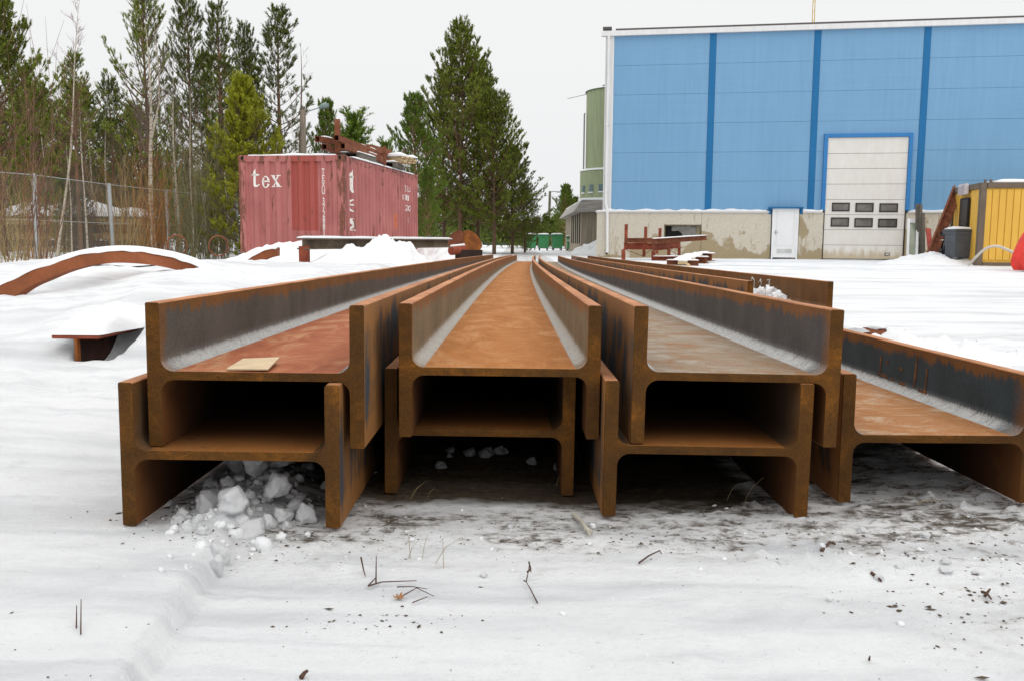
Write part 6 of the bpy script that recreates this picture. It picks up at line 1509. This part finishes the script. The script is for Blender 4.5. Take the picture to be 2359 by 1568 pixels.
def twig(label, paths, rad=.0014, m_=TW1, nm='twig', grp='twigs on the snow'):
    M_ = MB()
    for p_ in paths:
        pts = [gpt(x, y, z+.003) for x, y, z in p_]; n_ = len(pts); M_.tube(pts, [rad*(1-.5*i/max(1, n_-1)) for i in range(n_)], 5)
    o = M_.build(nm, m_); rebase(o); return tag(o, label, nm.replace('_', ' '), grp)
twig('bent forked twig alone in the middle of the foreground snow', [[(1238, 1391, 0), (1222, 1368, .004), (1212, 1350, .006)], [(1207, 1346, .006), (1212, 1350, .006), (1217, 1335, .012), (1220, 1322, .02)]])
twig('seed head curl at the top of the bent forked twig', [[(1215, 1336, .012), (1222, 1330, .014), (1218, 1322, .02), (1223, 1336, .012)]], .0022)
twig('straight reddish twig lying left of the forked one', [[(848, 1356, .002), (880, 1351, .004), (960, 1344, .004)], [(848, 1356, .002), (866, 1343, .010)], [(866, 1352, .003), (867, 1310, .025)]], .0016)
twig('short leaning twig above the straight reddish one', [[(832, 1308, .016), (838, 1322, .004), (842, 1329, 0)]], .0017)
twig('hooked twig in front of the pale webbed beam', [[(1472, 1299, 0), (1495, 1288, .004), (1520, 1279, .008), (1524, 1287, .002)]], .0019)
twig('thick dark bark stick in the lower foreground', [[(694, 1562, 0), (702, 1556, .004), (710, 1554, .006)]], .004)
twig('curved reddish twig near the far right beam foot', [[(2192, 1135, .004), (2215, 1142, .008), (2238, 1140, .004)], [(2215, 1142, .006), (2232, 1132, .012)]], .002)
twig('long pale stem lying by the far right beam', [[(2110, 1160, 0), (2140, 1156, .004), (2165, 1157, .002)]], .0014, STRAW)
twig('dark double bark scrap in front of the set of right beams', [[(2005, 1327, 0), (2020, 1333, .002), (2030, 1340, 0)], [(1893, 1252, 0), (1912, 1255, .003), (1925, 1256, 0)]], .004)
twig('thin twigs with buds in the lower left of the middle', [[(930, 1378, .004), (960, 1368, .006), (1000, 1378, .002)], [(950, 1392, .002), (985, 1384, .004)], [(915, 1370, .01), (950, 1363, .006), (985, 1365, .004)]], .0012)
twig('tiny dark stick standing in the lower right snow', [[(2002, 1525, 0), (2003, 1530, .01)]], .002)
twig('branched dark scrap by the right edge', [[(2262, 1370, .003), (2272, 1378, .008), (2283, 1385, .003)], [(2268, 1380, .004), (2280, 1372, .01)]], .003)
twig('thin upright stems at the lower left', [[(186, 1462, 0), (189, 1425, .03)], [(176, 1450, 0), (178, 1425, .02)]], .0012)
M_ = MB(); q = gpt(920, 1380, .004)
for k in range(6):
    a = k*1.05+.3; L_ = .008+.004*(k % 2); d = Vector((math.cos(a), math.sin(a), .25)); s_ = Vector((-math.sin(a), math.cos(a), 0))
    M_.add([q, q+d*L_*.6+s_*.003, q+d*L_+Vector((0, 0, .004)), q+d*L_*.6-s_*.003, q+d*L_*.6+Vector((0, 0, -.0015))], [(0, 1, 2), (0, 2, 3), (0, 4, 1), (1, 4, 2), (2, 4, 3), (3, 4, 0)])
o = M_.build('dead_leaf', simple('leaf_brown', (.35, .17, .07), .7, .3, 30)); rebase(o); tag(o, 'small curled orange brown dead leaf on the snow', 'leaf')
o = None
twig('pale stick half buried in front of the middle right beam', [[(1322, 1192, .004), (1340, 1215, .01), (1358, 1238, .006)], [(1350, 1228, .006), (1364, 1232, .004)]], .007, simple('pale_stick', (.42, .39, .33), .8, .2, 20), 'stick', None)
rs_g = random.Random(31); M_ = MB()
for (px, py, n_) in ((965, 1290, 3), (960, 1150, 3), (1010, 1300, 2), (1290, 1120, 2), (1690, 1150, 2)):
    for k in range(n_):
        b = gpt(px+rs_g.uniform(-25, 25), py+rs_g.uniform(-8, 8)); h = rs_g.uniform(.02, .065); l = Vector((rs_g.uniform(-.3, .9), rs_g.uniform(-.3, .3), 0))*h
        M_.tube([b, b+l*.4+Vector((0, 0, h*.6)), b+l+Vector((0, 0, h))], [.0007, .0006, .0003], 3, cap=False)
o = M_.build('dry_grass', STRAW, None, False); tag(o, 'sparse dry straw coloured grass blades sticking out of the snow', 'dry grass', kind='stuff')
